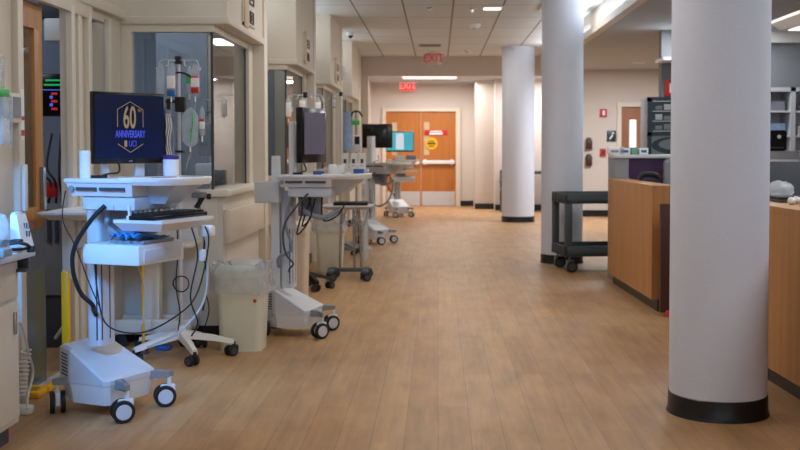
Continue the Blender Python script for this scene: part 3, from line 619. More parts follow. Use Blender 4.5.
def iv_bag(label, px, y0, y1, wpx, D, bands, group='IV bags', tube_to=None, tubem='clear_plastic'):
    pt = at(px, y0, D); pb = at(px, y1, D); w = wpx * D / F; h = pt.z - pb.z
    t = thing('iv_bag', label, 'IV bag', (pt.x, D, pb.z), 0, group)
    rings = []
    for f, ww, dd in ((0, 0.25, 0.15), (0.05, 0.7, 0.5), (0.15, 0.95, 0.9), (0.5, 1, 1), (0.8, 0.95, 0.7), (0.92, 0.6, 0.25), (1.0, 0.2, 0.1)):
        rings.append([(w / 2 * ww * math.cos(2 * math.pi * k / 16), min(0.024, w * 0.3) * dd * math.sin(2 * math.pi * k / 16), h * f) for k in range(16)])
    MB().loft(rings).build('pouch', 'clear_plastic', t)
    for (f0, f1, mm) in bands:
        MB().box((-w * 0.43, w * 0.43), (-min(0.027, w * 0.33), min(0.02, w * 0.3)), (h * f0, h * f1), 0.004).build('bag_label', mm, t)
    m = MB(); m.cyl((0, 0, -0.03), (0, 0, 0.01), 0.005, 8); m.build('port', 'white_plastic', t)
    if tube_to: MB().tube(spline([(0, 0, -0.03)] + [Vector(q) - Vector((pt.x, D, pb.z)) for q in tube_to], 8), 0.003, 6).build('drip_tube', tubem, t)
    return t
D1 = 6.58
iv_bag('slim clear IV bag at the outer hook beside the monitor', 160, 63, 106, 9, D1 + 0.04, (), tube_to=[at(163, 120, D1), at(166, 150, D1), at(172, 172, D1)])
iv_bag('clear IV bag with white label and blue cap', 171, 63, 97, 9, D1 - 0.06, ((0.25, 0.62, 'label_white'), (0.02, 0.2, 'blue_cap')), tube_to=[at(171, 118, D1), at(174, 140, D1), at(171, 172, D1)])
iv_bag('IV bag with pink band, white label and red end', 195, 64, 97, 9, D1 + 0.0, ((0.3, 0.58, 'label_white'), (0.58, 0.64, 'pink'), (0.12, 0.28, 'red')), tube_to=[at(194, 118, D1), at(190, 150, D1), at(186, 170, D1)])
iv_bag('clear IV bag behind the pink banded one', 189, 66, 95, 6, D1 + 0.05, ((0.4, 0.7, 'green'),))
iv_bag('large clear fluid bag with green line under the pole clamp', 190, 108, 147, 17, D1 - 0.02, (), tube_to=[at(191, 155, D1), at(186, 165, D1)])
t = iv_bag('small tagged tube pouch hanging at the far side of the IV pole', 202, 106, 137, 6, D1 + 0.02, ((0.25, 0.5, 'label_white'), (0.5, 0.58, 'red')))
p = at(192, 128, D1 - 0.05); o = MB().tube(spline([p + Vector((0, 0, 0.1)), p + Vector((0.006, 0, 0.04)), p + Vector((-0.004, 0, -0.03)), p + Vector((-0.012, 0, -0.09))], 8), 0.004, 7).build('tubing', 'green'); tag(o, 'thin green tubing hanging across the large clear bag', 'tubing')
p = at(180, 105, 6.62)
t = thing('pole_clamp', 'black clamp holding lines halfway up the white IV stand', 'clamp', (P1.x, P1.y, p.z))
m = MB(); m.box((-0.02, 0.045), (-0.035, 0.03), (-0.045, 0.05), 0.008); m.box((-0.12, -0.02), (-0.03, -0.01), (0.01, 0.03), 0.004); m.box((-0.12, -0.095), (-0.045, 0.0), (-0.035, 0.045), 0.005); m.box((-0.07, -0.05), (-0.04, 0.0), (-0.03, 0.04), 0.005); m.build('clamp_body', 'rubber_black', t)
m = MB(); m.tube(spline([(-0.06, 0, 0.17), (0.0, -0.04, 0.2), (0.06, -0.04, 0.19), (0.1, 0, 0.15)], 6), 0.006); m.build('clamp_lead', 'rubber_black', t)
m = MB(); m.box((-0.02, 0.03), (-0.03, 0.02), (-0.3, -0.285), 0.003); m.build('clamp_ring', 'rubber_black', t)
t = thing('transducer_board', 'grey tubing holder strapped on the IV pole under the clamp', 'holder', (at(169, 130, 6.62).x, 6.60, at(169, 130, 6.6).z))
MB().box((-0.018, 0.018), (-0.012, 0.012), (-0.13, 0.1), 0.008).build('plate', 'mid_grey', t)
m = MB()
for i in range(3): m.tube(spline([(-0.01 + i * 0.012, -0.016, 0.1), (0.0 + i * 0.014, -0.03, 0.02), (-0.012 + i * 0.014, -0.03, -0.08), (0.015 + i * 0.01, -0.02, -0.2)], 6), 0.0035, 6)
m.build('line_loops', 'white_plastic', t)
# second and third stands further down
p = ground(306, 287); p.y = 9.8; p.x = -1.235
iv_stand('dark based IV stand behind the second computer cart', p, 1.81, 0.16, 'rubber_black', 'rubber_black', rb=0.24, a0=15)
for i, (px, l) in enumerate(((288.5, 'small white IV bag hanging left of the dark sideways screen'.replace('left of', 'by the post beside')), (302, 'white IV bag hanging right above the dark sideways screen'.replace('right ', '')), (318, 'white IV bag at the outer hook beyond the dark screen'))):
    iv_bag(l, px, 97, (119, 112, 118)[i], 6, 9.77, ((0.1, 0.75, 'label_white'),))
p3 = Vector((-1.20, 13.0, 0)); iv_stand('distant IV stand beside the blue drape', p3, at(340, 94.5, 13.0).z, 0.14, 'mid_grey', 'mid_grey', rb=0.25, a0=30)
iv_bag('small distant IV bag on the stand by the blue drape', 334, 97, 108, 4, 12.98, ((0.1, 0.8, 'label_white'),))
t = MB(); rings = []
pa, pb = at(348, 112, 12.9), at(348, 150, 12.9)
for f in (0, 0.3, 0.6, 0.85, 1.0):
    z = pb.z + (pa.z - pb.z) * f; w = 0.055 - 0.02 * f
    rings.append([(pa.x + w * math.cos(2 * math.pi * k / 14) * (1 + 0.2 * math.sin(k * 3)), 12.9 + 0.03 * math.sin(2 * math.pi * k / 14), z) for k in range(14)])
t.loft(rings); tag(t.build('plastic_drape', 'drape_blue', None), 'pale blue plastic drape hanging on the distant IV stand', 'drape')
p = at(356, 138, 13.6)
t = thing('infusion_pump', 'white pump with a dark display and green tag beside the blue drape', 'pump', p)
MB().box((-0.07, 0.07), (-0.06, 0.06), (-0.12, 0.1), 0.012).build('pump_body', 'white_plastic', t)
MB().box((-0.01, 0.05), (-0.064, -0.058), (-0.02, 0.08)).build('pump_display', 'gloss_black', t)
MB().box((-0.05, 0.05), (-0.05, 0.0), (0.23, 0.29), 0.006).build('tag_box', 'green', t)
MB().tube(spline([(-0.07, 0, 0.33), (-0.03, -0.02, 0.4), (0.04, -0.02, 0.4), (0.08, 0, 0.34)], 6), 0.012).build('handle', 'rubber_black', t)
MB().cyl((0.0, 0.02, -1.35), (0.0, 0.02, 0.4), 0.012).build('pump_pole', 'steel', t)
m = MB(); m.lathe([(0.001, -1.38), (0.2, -1.38), (0.18, -1.34), (0.02, -1.32), (0.001, -1.32)], n=24); m.build('pole_base', 'mid_grey', t)
t.location.z = 1.385

# side table with three pumps between the second and third cart
p = at(352, 169, 12.4); p_loc = p.copy(); p_top = p.z
t = thing('side_counter', 'narrow grey equipment table carrying three small white pumps', 'table', (p.x - 0.02, 12.3, 0))
MB().box((-0.22, 0.22), (-0.18, 0.18), (p.z - 0.03, p.z), 0.006).build('tabletop', 'shell_grey', t)
for sx in (-1, 1):
    for sy in (-1, 1): MB().box((sx * 0.19 - 0.015, sx * 0.19 + 0.015), (sy * 0.15 - 0.015, sy * 0.15 + 0.015), (0, p.z - 0.03)).build('leg', 'shell_grey', t)
for i, px in enumerate((345, 353.5, 362)):
    q = at(px, 169, 12.25)
    u = thing('infusion_pump', ['small white pump first from the dark screen on the grey table', 'small white pump in the middle on the grey table', 'small white pump last on the grey table'][i], 'pump', (q.x, 12.25, p.z), 0, 'pumps on the grey table')
    mm = MB(); mm.loft([[(-0.04, -0.05, 0), (0.04, -0.05, 0), (0.04, 0.06, 0), (-0.04, 0.06, 0)], [(-0.03, 0.0, 0.19), (0.035, 0.0, 0.19), (0.035, 0.05, 0.19), (-0.03, 0.05, 0.19)]]); mm.build('pump_body', 'white_plastic', u)
    MB().box((-0.014, 0.018), (-0.032, -0.02), (0.07, 0.12)).build('pump_display', 'dark_grey', u); MB().box((-0.01, 0.01), (-0.04, -0.03), (0.03, 0.045)).build('pump_key', ['dark_grey', 'red', 'dark_grey'][i], u)
t = MB(); rr = []
for zf in (0.012, 0.0, -0.08, -0.17): rr.append([(-0.2 + 0.4 * k / 16, -0.192 - 0.012 * math.sin(k * 1.7) * (1 if zf < 0 else 0.1), p_top + zf) for k in range(17)] + [(0.2 - 0.4 * k / 16, -0.181 - (0.012 * math.sin((16 - k) * 1.7) if zf < 0 else 0), p_top + zf) for k in range(17)])
o = t.loft(rr).build('draped_cloth', 'white_plastic', None, sharp=70); o.location = (p_loc.x - 0.02, 12.3, 0); tag(o, 'white cloth hanging over the front edge of the grey pump table', 'cloth')

# low stand with a laptop (dark wheeled base)
st = thing('mobile_stand', 'wheeled side stand with a dark laptop tray near the white lined bin', 'stand', (-0.90, 10.55, 0), 0)
zs = at(350, 205, 10.5).z
m = MB(); m.loft([[(-0.19, -0.14, zs - 0.04), (0.19, -0.14, zs - 0.04), (0.19, 0.14, zs - 0.04), (-0.19, 0.14, zs - 0.04)], [(-0.25, -0.19, zs - 0.012), (0.25, -0.19, zs - 0.012), (0.25, 0.19, zs - 0.012), (-0.25, 0.19, zs - 0.012)], [(-0.25, -0.19, zs), (0.25, -0.19, zs), (0.25, 0.19, zs), (-0.25, 0.19, zs)]]); m.build('tabletop', 'shell_grey', st)
for x in (-0.09, 0.06, 0.13): MB().cyl((x, 0.0, 0.09), (x * 0.8, 0.0, zs - 0.03), 0.013, 12).build('leg', 'steel', st)
m = MB(); m.box((-0.21, 0.21), (-0.03, 0.03), (0.075, 0.115), 0.008); m.box((-0.2, -0.14), (-0.2, 0.2), (0.07, 0.105), 0.008); m.box((0.14, 0.2), (-0.2, 0.2), (0.07, 0.105), 0.008); m.build('stand_base', 'cart_black', st)
for x in (-0.17, 0.17):
    for y in (-0.18, 0.18): caster(st, x, y, R(200), r=0.038, forkm='rubber_black', hubm='dark_grey')
for dx in (-0.12, 0.0, 0.1): MB().tube(spline([(dx, -0.1, zs - 0.03), (dx - 0.04, -0.14, zs - 0.12), (dx + 0.06, -0.13, zs - 0.2), (dx + 0.1, -0.1, zs - 0.05)], 8), 0.006, 6).build('hanging_cable', 'mid_grey', st)
l = thing('laptop', 'flat dark closed laptop lying on the low wheeled stand', 'laptop', (-0.87, 10.52, zs)); MB().box((-0.17, 0.17), (-0.13, 0.13), (0, 0.016), 0.004).build('laptop_base', 'gloss_black', l); MB().box((-0.17, 0.17), (-0.13, 0.13), (0.018, 0.03), 0.004).build('laptop_lid', 'rubber_black', l)

# ------------------------------------------------------------------ bins
def lined_bin(label, loc, w, d, h, taper=0.86, m='bin_plastic', group='trash cans', rz=0.0, liner=True):
    t = thing('trash_can', label, 'trash can', loc, rz, group)
    def ring(f, z, grow=0): 
        k = taper + (1 - taper) * f
        return [(x, y, z) for x, y in rrect(w * k + grow, d * k + grow, 0.05, 5)]
    MB().loft([ring(0, 0), ring(0.03, 0.012), ring(0.93, h * 0.93), ring(0.93, h * 0.93, 0.02), ring(1, h, 0.022), ring(1, h, -0.004), ring(0.1, 0.03, -0.03)], (True, True)).build('bin_body', m, t)
    if liner:
        rings = []; n = len(rrect(1, 1, 0.1, 10))
        for (f, z, gr, ji) in ((1, h - 0.14, 0.030, 0.006), (1, h - 0.11, 0.045, 0.014), (1, h - 0.05, 0.032, 0.008), (1, h + 0.004, 0.04, 0.006), (1, h + 0.05, 0.018, 0.018), (1, h + 0.035, -0.05, 0.015), (0.9, h - 0.12, -0.05, 0.01)):
            rr = rrect(w * (taper + (1 - taper) * f) + gr, d * (taper + (1 - taper) * f) + gr, 0.06, 10)
            rings.append([(x + random.uniform(-ji, ji), y + random.uniform(-ji, ji), z + random.uniform(-ji, ji) * 1.3) for x, y in rr])
        MB().loft(rings, (False, False)).build('liner', 'clear_film', t, sharp=75)
    return t
t = lined_bin('beige trash can with a clear plastic liner, in front of the second computer cart', (-1.285, 6.90, 0), 0.32, 0.28, 0.515)
MB().ball((0.10, -0.138, 0.335), 0.012, (1, 0.5, 1)).build('red_sticker', 'red', t)
t = thing('hamper', 'taller pinkish beige bin against the bay wall behind the second cart', 'bin', (-1.27, 9.0, 0))
MB().loft([[(x, y, z) for x, y in rrect(0.30 * k, 0.34 * k, 0.03)] for z, k in ((0, 0.92), (0.60, 1.0), (0.60, 1.05), (0.65, 1.05))]).build('bin_body', 'beige_bin', t)
MB().loft([[(x, y, z) for x, y in rrect(0.31 * k, 0.35 * k, 0.03)] for z, k in ((0.65, 1.03), (0.675, 1.0), (0.685, 0.9))]).build('lid', 'rail_laminate', t)
lined_bin('beige trash can with white liner behind the low wheeled stand', (-1.15, 11.2, 0), 0.31, 0.27, 0.56, taper=0.8)
# overbed table frame behind the IV stand
t = thing('overbed_table', 'cream overbed table with floor frame against the low wall behind the IV stand', 'table', (-1.76, 7.02, 0))
m = MB(); m.box((-0.39, 0.12), (-0.11, -0.05), (0.09, 0.185), 0.008); m.box((-0.39, 0.12), (0.09, 0.14), (0.09, 0.185), 0.008); m.box((-0.22, -0.14), (-0.08, 0.12), (0.1, 0.17), 0.006); m.build('floor_frame', 'cream_trim', t)
for (x, y) in ((-0.35, -0.08), (0.08, -0.08), (-0.35, 0.115), (0.08, 0.115)):
    MB().lathe([(0.012, -0.012), (0.045, -0.012), (0.045, 0.012), (0.012, 0.012)], mx=Matrix.Translation((x, y, 0.045)) @ Matrix.Rotation(R(90), 4, 'X'), n=16).build('wheel', 'rubber_black', t); 
MB().box((-0.21, -0.10), (-0.045, 0.045), (0.1, 0.66), 0.008).build('post', 'cream_trim', t)
MB().box((-0.40, 0.14), (-0.15, 0.15), (0.665, 0.69), 0.008).build('tabletop', 'rail_laminate', t)
t = thing('yellow_rod', 'thin upright yellow rod beside the cream overbed table', 'rod', (at(143, 300, 6.7).x, 6.70, 0)); m = MB(); m.cyl((0, 0, 0.02), (0, 0, 0.60), 0.009, 12); m.build('rod', 'yellow', t); MB().lathe([(0.001, 0), (0.03, 0), (0.025, 0.02), (0.001, 0.025)], n=16).build('rod_foot', 'dark_grey', t)
o = MB().box((-0.05, 0.05), (-0.04, 0.04), (0, 0.03), 0.012).build('foot_pedal', 'blue_cap'); q = ground(161, 340); o.location = (-1.80, 6.85, 0.0); tag(o, 'small dark blue foot pedal on the floor under the overbed table', 'pedal')
# coil of cords against the low wall
for i, (pts, r, mm, l) in enumerate((([(198, 196), (201, 215), (205, 240), (208, 262), (206, 290), (209, 310), (204, 330)], 0.004, 'rubber_black', 'long black cord hanging down the low wall beside the lined trash can'), ([(194, 206), (203, 226), (204, 250), (210, 268), (211, 290)], 0.009, 'cord_white', 'twisted white cord hanging beside the black cord'), ([(176, 214), (178, 250), (176, 285), (180, 312), (178, 330)], 0.004, 'rubber_black', 'black cord hanging along the IV pole'))):
    o = MB().tube(spline([at(px, py, (6.98, 6.95, 6.58)[i]) for px, py in pts], 8), r, 7).build('power_cord', mm); tag(o, l, 'cord')
for k, mm in enumerate(('rubber_black', 'rubber_black')):
    c = at(181, 284, 6.56); o = MB().tube([c + Vector((0.05 * math.cos(a * 0.5), 0.01 * math.sin(a), 0.05 * math.sin(a * 0.5) - 0.02 * k)) for a in range(0, 26)], 0.004, 6).build('cord_coil', mm) if k == 0 else None
    if o: tag(o, 'small black cord coil hung on the IV pole', 'cord')

# ------------------------------------------------------------------ near left: shelf, cabinet, wall items
t = thing('fold_down_shelf', 'white wall shelf tray between the open door and the big cart', 'shelf', (XR, 6.22, 0))
zsf = at(60, 210, 5.9).z
m = MB(); m.loft([[(0.02, -0.42, zsf - 0.05), (0.24, -0.44, zsf - 0.05), (0.24, 0.16, zsf - 0.05), (0.02, 0.16, zsf - 0.05)], [(0.0, -0.56, zsf - 0.012), (0.36, -0.56, zsf - 0.012), (0.36, 0.2, zsf - 0.012), (0.0, 0.2, zsf - 0.012)], [(0.0, -0.57, zsf), (0.37, -0.57, zsf), (0.37, 0.2, zsf), (0.0, 0.2, zsf)]]); m.build('tray', 'white_plastic', t)
m = MB(); m.box((0.035, 0.06), (-0.06, 0.1), (zsf - 0.24, zsf - 0.02), 0.004); m.box((0.06, 0.2), (-0.02, 0.02), (zsf - 0.1, zsf - 0.04), 0.004); m.build('bracket', 'shell_grey', t)
t = thing('yellow_post', 'short yellow upright with yellow foot bars beside the open door', 'post', (at(66, 300, 6.0).x, 6.0, 0))
MB().box((-0.022, 0.022), (-0.022, 0.022), (0.03, 0.62), 0.01).build('upright', 'yellow', t)
m = MB(); m.box((-0.13, 0.03), (-0.5, -0.455), (0.0, 0.035), 0.01); m.box((-0.13, 0.03), (-0.36, -0.315), (0.0, 0.035), 0.01); m.box((-0.022, 0.022), (-0.49, 0.03), (0.0, 0.03), 0.008); m.build('foot', 'yellow', t)

# base cabinet
cb = thing('base_cabinet', 'cream base cabinet with doors against the near wall', 'cabinet', (0, 0, 0))
xf = -1.895; y1c = 4.71; zc = at(18, 249, 4.7).z
MB().box((XR + 0.01, xf), (2.9, y1c), (0.09, zc - 0.035), 0.004).build('carcass', 'cream_trim', cb)
MB().box((XR + 0.01, xf - 0.04), (2.9, y1c - 0.02), (0, 0.09)).build('plinth', 'dark_grey', cb)
MB().box((XR + 0.005, xf + 0.075), (2.9, y1c + 0.03), (zc - 0.035, zc), 0.008).build('countertop', 'counter_white', cb)
for i in range(3):
    ya = 2.95 + i * 0.585
    dr = MB().box((xf, xf + 0.016), (ya, ya + 0.56), (0.12, 0.64), 0.004).build('door', 'cream_wall', cb)
    MB().box((xf + 0.016, xf + 0.03), (ya + 0.5, ya + 0.515), (0.5, 0.6), 0.004).build('handle', 'steel', dr)
    dw = MB().box((xf, xf + 0.016), (ya, ya + 0.56), (0.66, zc - 0.05), 0.004).build('drawer', 'cream_wall', cb)
    MB().box((xf + 0.016, xf + 0.03), (ya + 0.22, ya + 0.34), (0.73, 0.742), 0.004).build('handle', 'steel', dw)
m = MB(); m.box((xf - 0.01, xf + 0.06), (y1c - 0.05, y1c + 0.015), (zc - 0.10, zc - 0.085), 0.003); m.box((xf + 0.0, xf + 0.05), (y1c + 0.0, y1c + 0.02), (zc - 0.10, zc - 0.03), 0.003); m.build('counter_bracket', 'dark_grey', cb)
# things on the cabinet
t = thing('file_rack', 'white slotted rack with tapered end on the near cabinet', 'rack', (0, 0, zc))
q0, q1 = at(13, 240, 4.62), at(33, 240, 4.70)
m = MB(); m.loft([[(q1.x - 0.055, 4.58, 0.0), (q1.x + 0.0, 4.58, 0.0), (q1.x + 0.0, 4.72, 0.0), (q1.x - 0.055, 4.72, 0.0)], [(q1.x - 0.06, 4.6, 0.16), (q1.x - 0.032, 4.6, 0.16), (q1.x - 0.032, 4.7, 0.16), (q1.x - 0.06, 4.7, 0.16)]]); m.build('end_panel', 'white_plastic', t)
m = MB(); m.box((q0.x, q1.x - 0.045), (4.66, 4.68), (0.01, 0.14), 0.004); m.box((q0.x, q0.x + 0.02), (4.6, 4.68), (0, 0.17), 0.004); m.build('back_panel', 'shell_grey', t)
m = MB()
for i in range(4):
    for j in range(2): m.box((q0.x + 0.022 + i * 0.011, q0.x + 0.027 + i * 0.011), (4.655, 4.661), (0.06 + j * 0.035, 0.085 + j * 0.035))
m.build('slot', 'dark_grey', t)
q = at(12, 240, 4.5)
m = MB()
for k in range(3): m.tube(spline([(q.x - 0.14, 4.5, zc + 0.02 + 0.012 * k), (q.x - 0.05, 4.48, zc + 0.035 + 0.01 * k), (q.x + 0.03, 4.5, zc + 0.045), (q.x + 0.06, 4.53, zc + 0.03), (q.x + 0.02, 4.56, zc + 0.012), (q.x - 0.06, 4.55, zc + 0.014)], 8), 0.007, 7)
m.box((q.x - 0.01, q.x + 0.035), (4.5, 4.54), (zc + 0.04, zc + 0.06), 0.006); m.box((q.x + 0.045, q.x + 0.075), (4.54, 4.57), (zc, zc + 0.028), 0.005)
tag(m.build('call_cord', 'rubber_black', None), 'black cords looped on the near cabinet top', 'cord')
m = MB(); q = at(3, 214, 4.5); m.ball((q.x - 0.02, 4.48, zc + 0.09), 0.062, (0.9, 0.9, 1.4), 0.16, 3); tag(m.build('plastic_bag', 'clear_plastic', None, sharp=70), 'crumpled clear plastic bag at the frame edge on the cabinet', 'bag')
small_box('supply_box', 'grey blue carton under the plastic bag on the cabinet', 'box', (at(2, 243, 4.42).x, 4.36, zc), (0.1, 0.09, 0.035), 'teal_grey')
# coiled cord and its white plug block on the floor
q = ground(24, 414)
m = MB(); m.box((-0.045, 0.045), (-0.03, 0.03), (0, 0.045), 0.012); o = m.build('plug_block', 'white_plastic', None); o.location = (q.x, q.y, 0); tag(o, 'white plug block on the floor by the cabinet', 'plug')
pts = []
for i in range(97):
    f = i / 96; a = f * 2 * math.pi * 11; pp = at(26 - 6 * f, 350 + 45 * f, 4.95); pts.append(pp + Vector((0.022 * math.cos(a), 0.022 * math.sin(a), 0)))
o = MB().tube(pts, 0.006, 7).build('coiled_cord', 'cord_white', None); tag(o, 'coiled pale cord hanging beside the cabinet', 'cord')
o = MB().tube(spline([at(16, 322, 4.8), at(22, 326, 4.85), at(27, 345, 4.9), at(28, 352, 4.93)], 6) + spline([at(28, 352, 4.93), at(33, 372, 5.05), at(28, 395, 4.95), at(27, 409, 4.9)], 6), 0.006, 7).build('power_cord', 'cord_white', None); tag(o, 'straight pale cord running down to the floor plug block', 'cord')
# wall items
q = at(3, 110, 5.1)
t = thing('glove_holder', 'clear wall holder with a green strip at the frame edge', 'holder', (XR - 0.002, 5.1, q.z))
MB().box((0.0, 0.1), (-0.09, 0.03), (-0.17, 0.06), 0.006).build('holder_box', 'clear_plastic', t); MB().box((0.0, 0.07), (-0.08, 0.02), (0.1, 0.26), 0.01).build('upper_box', 'clear_plastic', t); MB().box((0.0, 0.085), (-0.085, 0.025), (0.065, 0.1), 0.004).build('green_strip', 'green', t); MB().box((0.01, 0.09), (-0.08, 0.02), (-0.16, -0.04), 0.01).build('contents', 'label_white', t)
q = at(15, 108, 5.30)
t = thing('wall_thermostat', 'beige wall box with a grey window beside the door', 'wall box', (XR, 5.29, q.z))
MB().box((0.0, 0.05), (-0.07, 0.07), (-0.075, 0.075), 0.008).build('box_body', 'cream_trim', t); MB().box((0.05, 0.054), (-0.04, 0.05), (-0.05, 0.055)).build('box_window', 'mid_grey', t); MB().box((0.0, 0.06), (-0.08, -0.06), (-0.06, 0.06), 0.004).build('box_side', 'shell_grey', t)
q = at(28, 115, 5.5)
t = thing('notice', 'narrow white notice with red stripes on the door casing', 'notice', (XR + 0.036, 5.395, q.z))
MB().box((0, 0.003), (-0.022, 0.022), (-0.13, 0.13)).build('sheet', 'label_white', t); [MB().box((0.003, 0.004), (-0.02, 0.02), z).build('stripe', 'paper_red', t) for z in ((-0.11, -0.08), (-0.03, -0.01))]
q = at(27, 185, 5.5); o = MB().box((0, 0.02), (-0.02, 0.02), (-0.13, 0.11), 0.006).build('edge_guard', 'white_plastic', None); o.location = (XR + 0.036, 5.395, q.z); tag(o, 'white vertical guard strip low on the door casing', 'guard')
# inside the first room
q = at(53, 95, 6.95)
t = thing('patient_monitor', 'black bedside monitor with green and red readouts seen through the doorway', 'monitor', (-2.52, 6.98, q.z))
MB().box((-0.17, 0.12), (-0.04, 0.06), (-0.14, 0.14), 0.01).build('monitor_case', 'gloss_black', t)
m = MB(); [m.box((-0.13 + random.uniform(0, 0.1), 0.02 + random.uniform(0, 0.06)), (-0.044, -0.04), (z, z + 0.012)) for z in (0.09, 0.06)]; m.build('trace', 'led_green', t)
[MB().box((-0.13 + 0.1 * k, -0.09 + 0.1 * k), (-0.044, -0.04), (z, z + 0.016)).build('number', 'led_red', t) for z in (0.0, -0.05, -0.1) for k in (0, 1, 2)]
[MB().box((-0.04 + 0.07 * k, -0.02 + 0.07 * k), (-0.044, -0.04), (z, z + 0.02)).build('number', 'led_blue', t) for z in (-0.025, -0.075) for k in (0, 1)]
MB().box((-0.13, 0.1), (-0.043, -0.04), (0.03, 0.036)).build('divider', 'led_blue', t)
MB().box((-0.03, 0.03), (0.06, 0.32), (-0.04, 0.04)).build('wall_mount', 'dark_grey', t)
q = at(54, 22, 7.0)
t = thing('ceiling_boom', 'dark and white equipment box high inside the first room', 'equipment', (-2.54, 7.05, q.z))
MB().box((-0.1, 0.12), (-0.08, 0.1), (0.02, 0.17), 0.01).build('boom_head', 'dark_grey', t); MB().box((-0.06, 0.12), (-0.1, 0.08), (-0.13, 0.02), 0.012).build('boom_box', 'white_plastic', t); MB().box((-0.03, 0.03), (0.06, 0.25), (0.05, 0.12)).build('boom_arm', 'mid_grey', t)
t = thing('bedside_unit', 'pale blue bedside unit with cables low inside the first room', 'equipment', (-2.52, 7.02, 0))
MB().box((-0.2, 0.16), (-0.12, 0.1), (0.35, 0.95), 0.01).build('unit_body', 'mid_grey', t); MB().box((-0.2, 0.16), (-0.1, 0.1), (0, 0.35), 0.01).build('unit_base', 'dark_grey', t)
m = MB(); [m.box((-0.15 + 0.05 * k, -0.13 + 0.05 * k), (-0.135, -0.12), (0.7, 0.92)) for k in range(6)]; m.build('unit_slot', 'kick_steel', t)
MB().box((-0.1, 0.02), (-0.14, -0.1), (1.0, 1.1), 0.01).build('red_pouch', 'red', t)
for k in range(4): MB().tube(spline([(-0.1 + 0.06 * k, -0.05, 1.42), (-0.13 + 0.08 * k, -0.12, 1.2), (-0.02 + 0.03 * k, -0.14, 1.1), (-0.05 + 0.05 * k, -0.1, 0.96)], 8), 0.008, 6).build('cable', 'rubber_black', t)
MB().tube(spline([(0.08, -0.12, 0.5), (0.12, -0.2, 0.35), (0.1, -0.22, 0.2), (0.02, -0.2, 0.08)], 8), 0.012, 7).build('hose', 'cord_white', t)
# equipment seen through the first bay's side glass
t = thing('infusion_pump', 'grey pump on a pole seen through the side glass of the first bay', 'pump', (-1.80, 8.34, 0))
m = MB(); m.cyl((0.05, 0, 0.05), (0.05, 0, 1.72), 0.012, 12); m.tube([(-0.06, 0, 1.7), (0.16, 0, 1.7)], 0.006); m.build('pole', 'steel', t)
MB().box((-0.09, 0.03), (-0.06, 0.05), (1.26, 1.52), 0.012).build('pump_body', 'mid_grey', t); MB().box((-0.09, -0.075), (-0.066, -0.05), (1.4, 1.5)).build('pump_key', 'dark_grey', t)
m = MB(); m.tube(spline([(-0.05, -0.04, 1.52), (-0.03, -0.05, 1.6), (0.02, -0.05, 1.6), (0.03, -0.04, 1.5)], 6), 0.008); m.build('pump_handle', 'mid_grey', t)
MB().box((-0.11, 0.07), (-0.08, 0.06), (1.06, 1.2), 0.012).build('module', 'shell_grey', t); MB().box((0.055, 0.075), (-0.085, -0.078), (1.18, 1.21)).build('module_light', 'led_blue', t)
MB().lathe([(0.001, 0), (0.17, 0), (0.16, 0.03), (0.02, 0.06), (0.001, 0.06)], c=(0.0, 0), n=24).build('pole_base', 'dark_grey', t)
q = at(186, 158, 8.65); o = MB().box((-0.03, 0.03), (-0.006, 0), (-0.05, 0.05), 0.004).build('wall_outlet', 'dark_grey', None); o.location = (q.x, 8.695, q.z); tag(o, 'dark wall plate on the inner bay wall behind the IV lines', 'wall plate')

# ------------------------------------------------------------------ right side: counters
def counter(label, A, B, z0, z1, depth):
    """front face runs from A (far) to B (near)"""
    t = thing('nurse_counter', label, 'counter', (0, 0, 0), 0, 'nurse station counters')
    A, B = Vector(A), Vector(B); dr = (B - A).normalized(); nr = Vector((-dr.y, dr.x)); nr = nr if nr.x > 0 else -nr
    def quad(i0, i1, za, zb, e=0): 
        a = A + nr * i0 - dr * e; c = B + nr * i0 + dr * e; d_ = B + nr * i1 + dr * e; f = A + nr * i1 - dr * e
        return [[(v.x, v.y, za) for v in (a, c, d_, f)], [(v.x, v.y, zb) for v in (a, c, d_, f)]]
    MB().loft(quad(0, 0.14, z0, z1 - 0.03)).build('front_panel', 'honey_veneer', t)
    MB().loft(quad(-0.004, max(0.2, depth * 0.5), z1 - 0.03, z1, 0.004)).build('ledge', 'honey_veneer', t)
    MB().loft(quad(0.05, 0.14, 0.0, z0)).build('toe_kick', 'black_base', t)
    MB().loft(quad(0.14, depth + 0.3, 0.70, 0.735)).build('desk_top', 'counter_white', t)
    MB().loft(quad(depth + 0.26, depth + 0.3, 0.0, 0.70)).build('back_panel', 'mid_grey', t)
    return t
counter('wooden nurse counter beyond the near column, beside the black cart', (1.665, 10.25), (1.722, 8.44), 0.10, 1.02, 0.10)
t = counter('wooden nurse counter behind the near column at the frame edge', (1.79, 7.2), (1.93, 3.4), 0.10, 1.005, 0.5)
o = MB().box((1.745, 2.2), (8.2, 8.26), (0.03, 0.885), 0.004).build('end_panel', 'maroon'); tag(o, 'dark maroon desk end panel next to the wooden counter', 'panel')
# red lit power strip at foot of panel
o = MB().box((-0.02, 0.02), (-0.03, 0.0), (0, 0.05), 0.006).build('floor_outlet', 'paper_red'); o.location = (1.80, 8.19, 0.0); tag(o, 'small red box at the foot of the maroon panel', 'outlet')
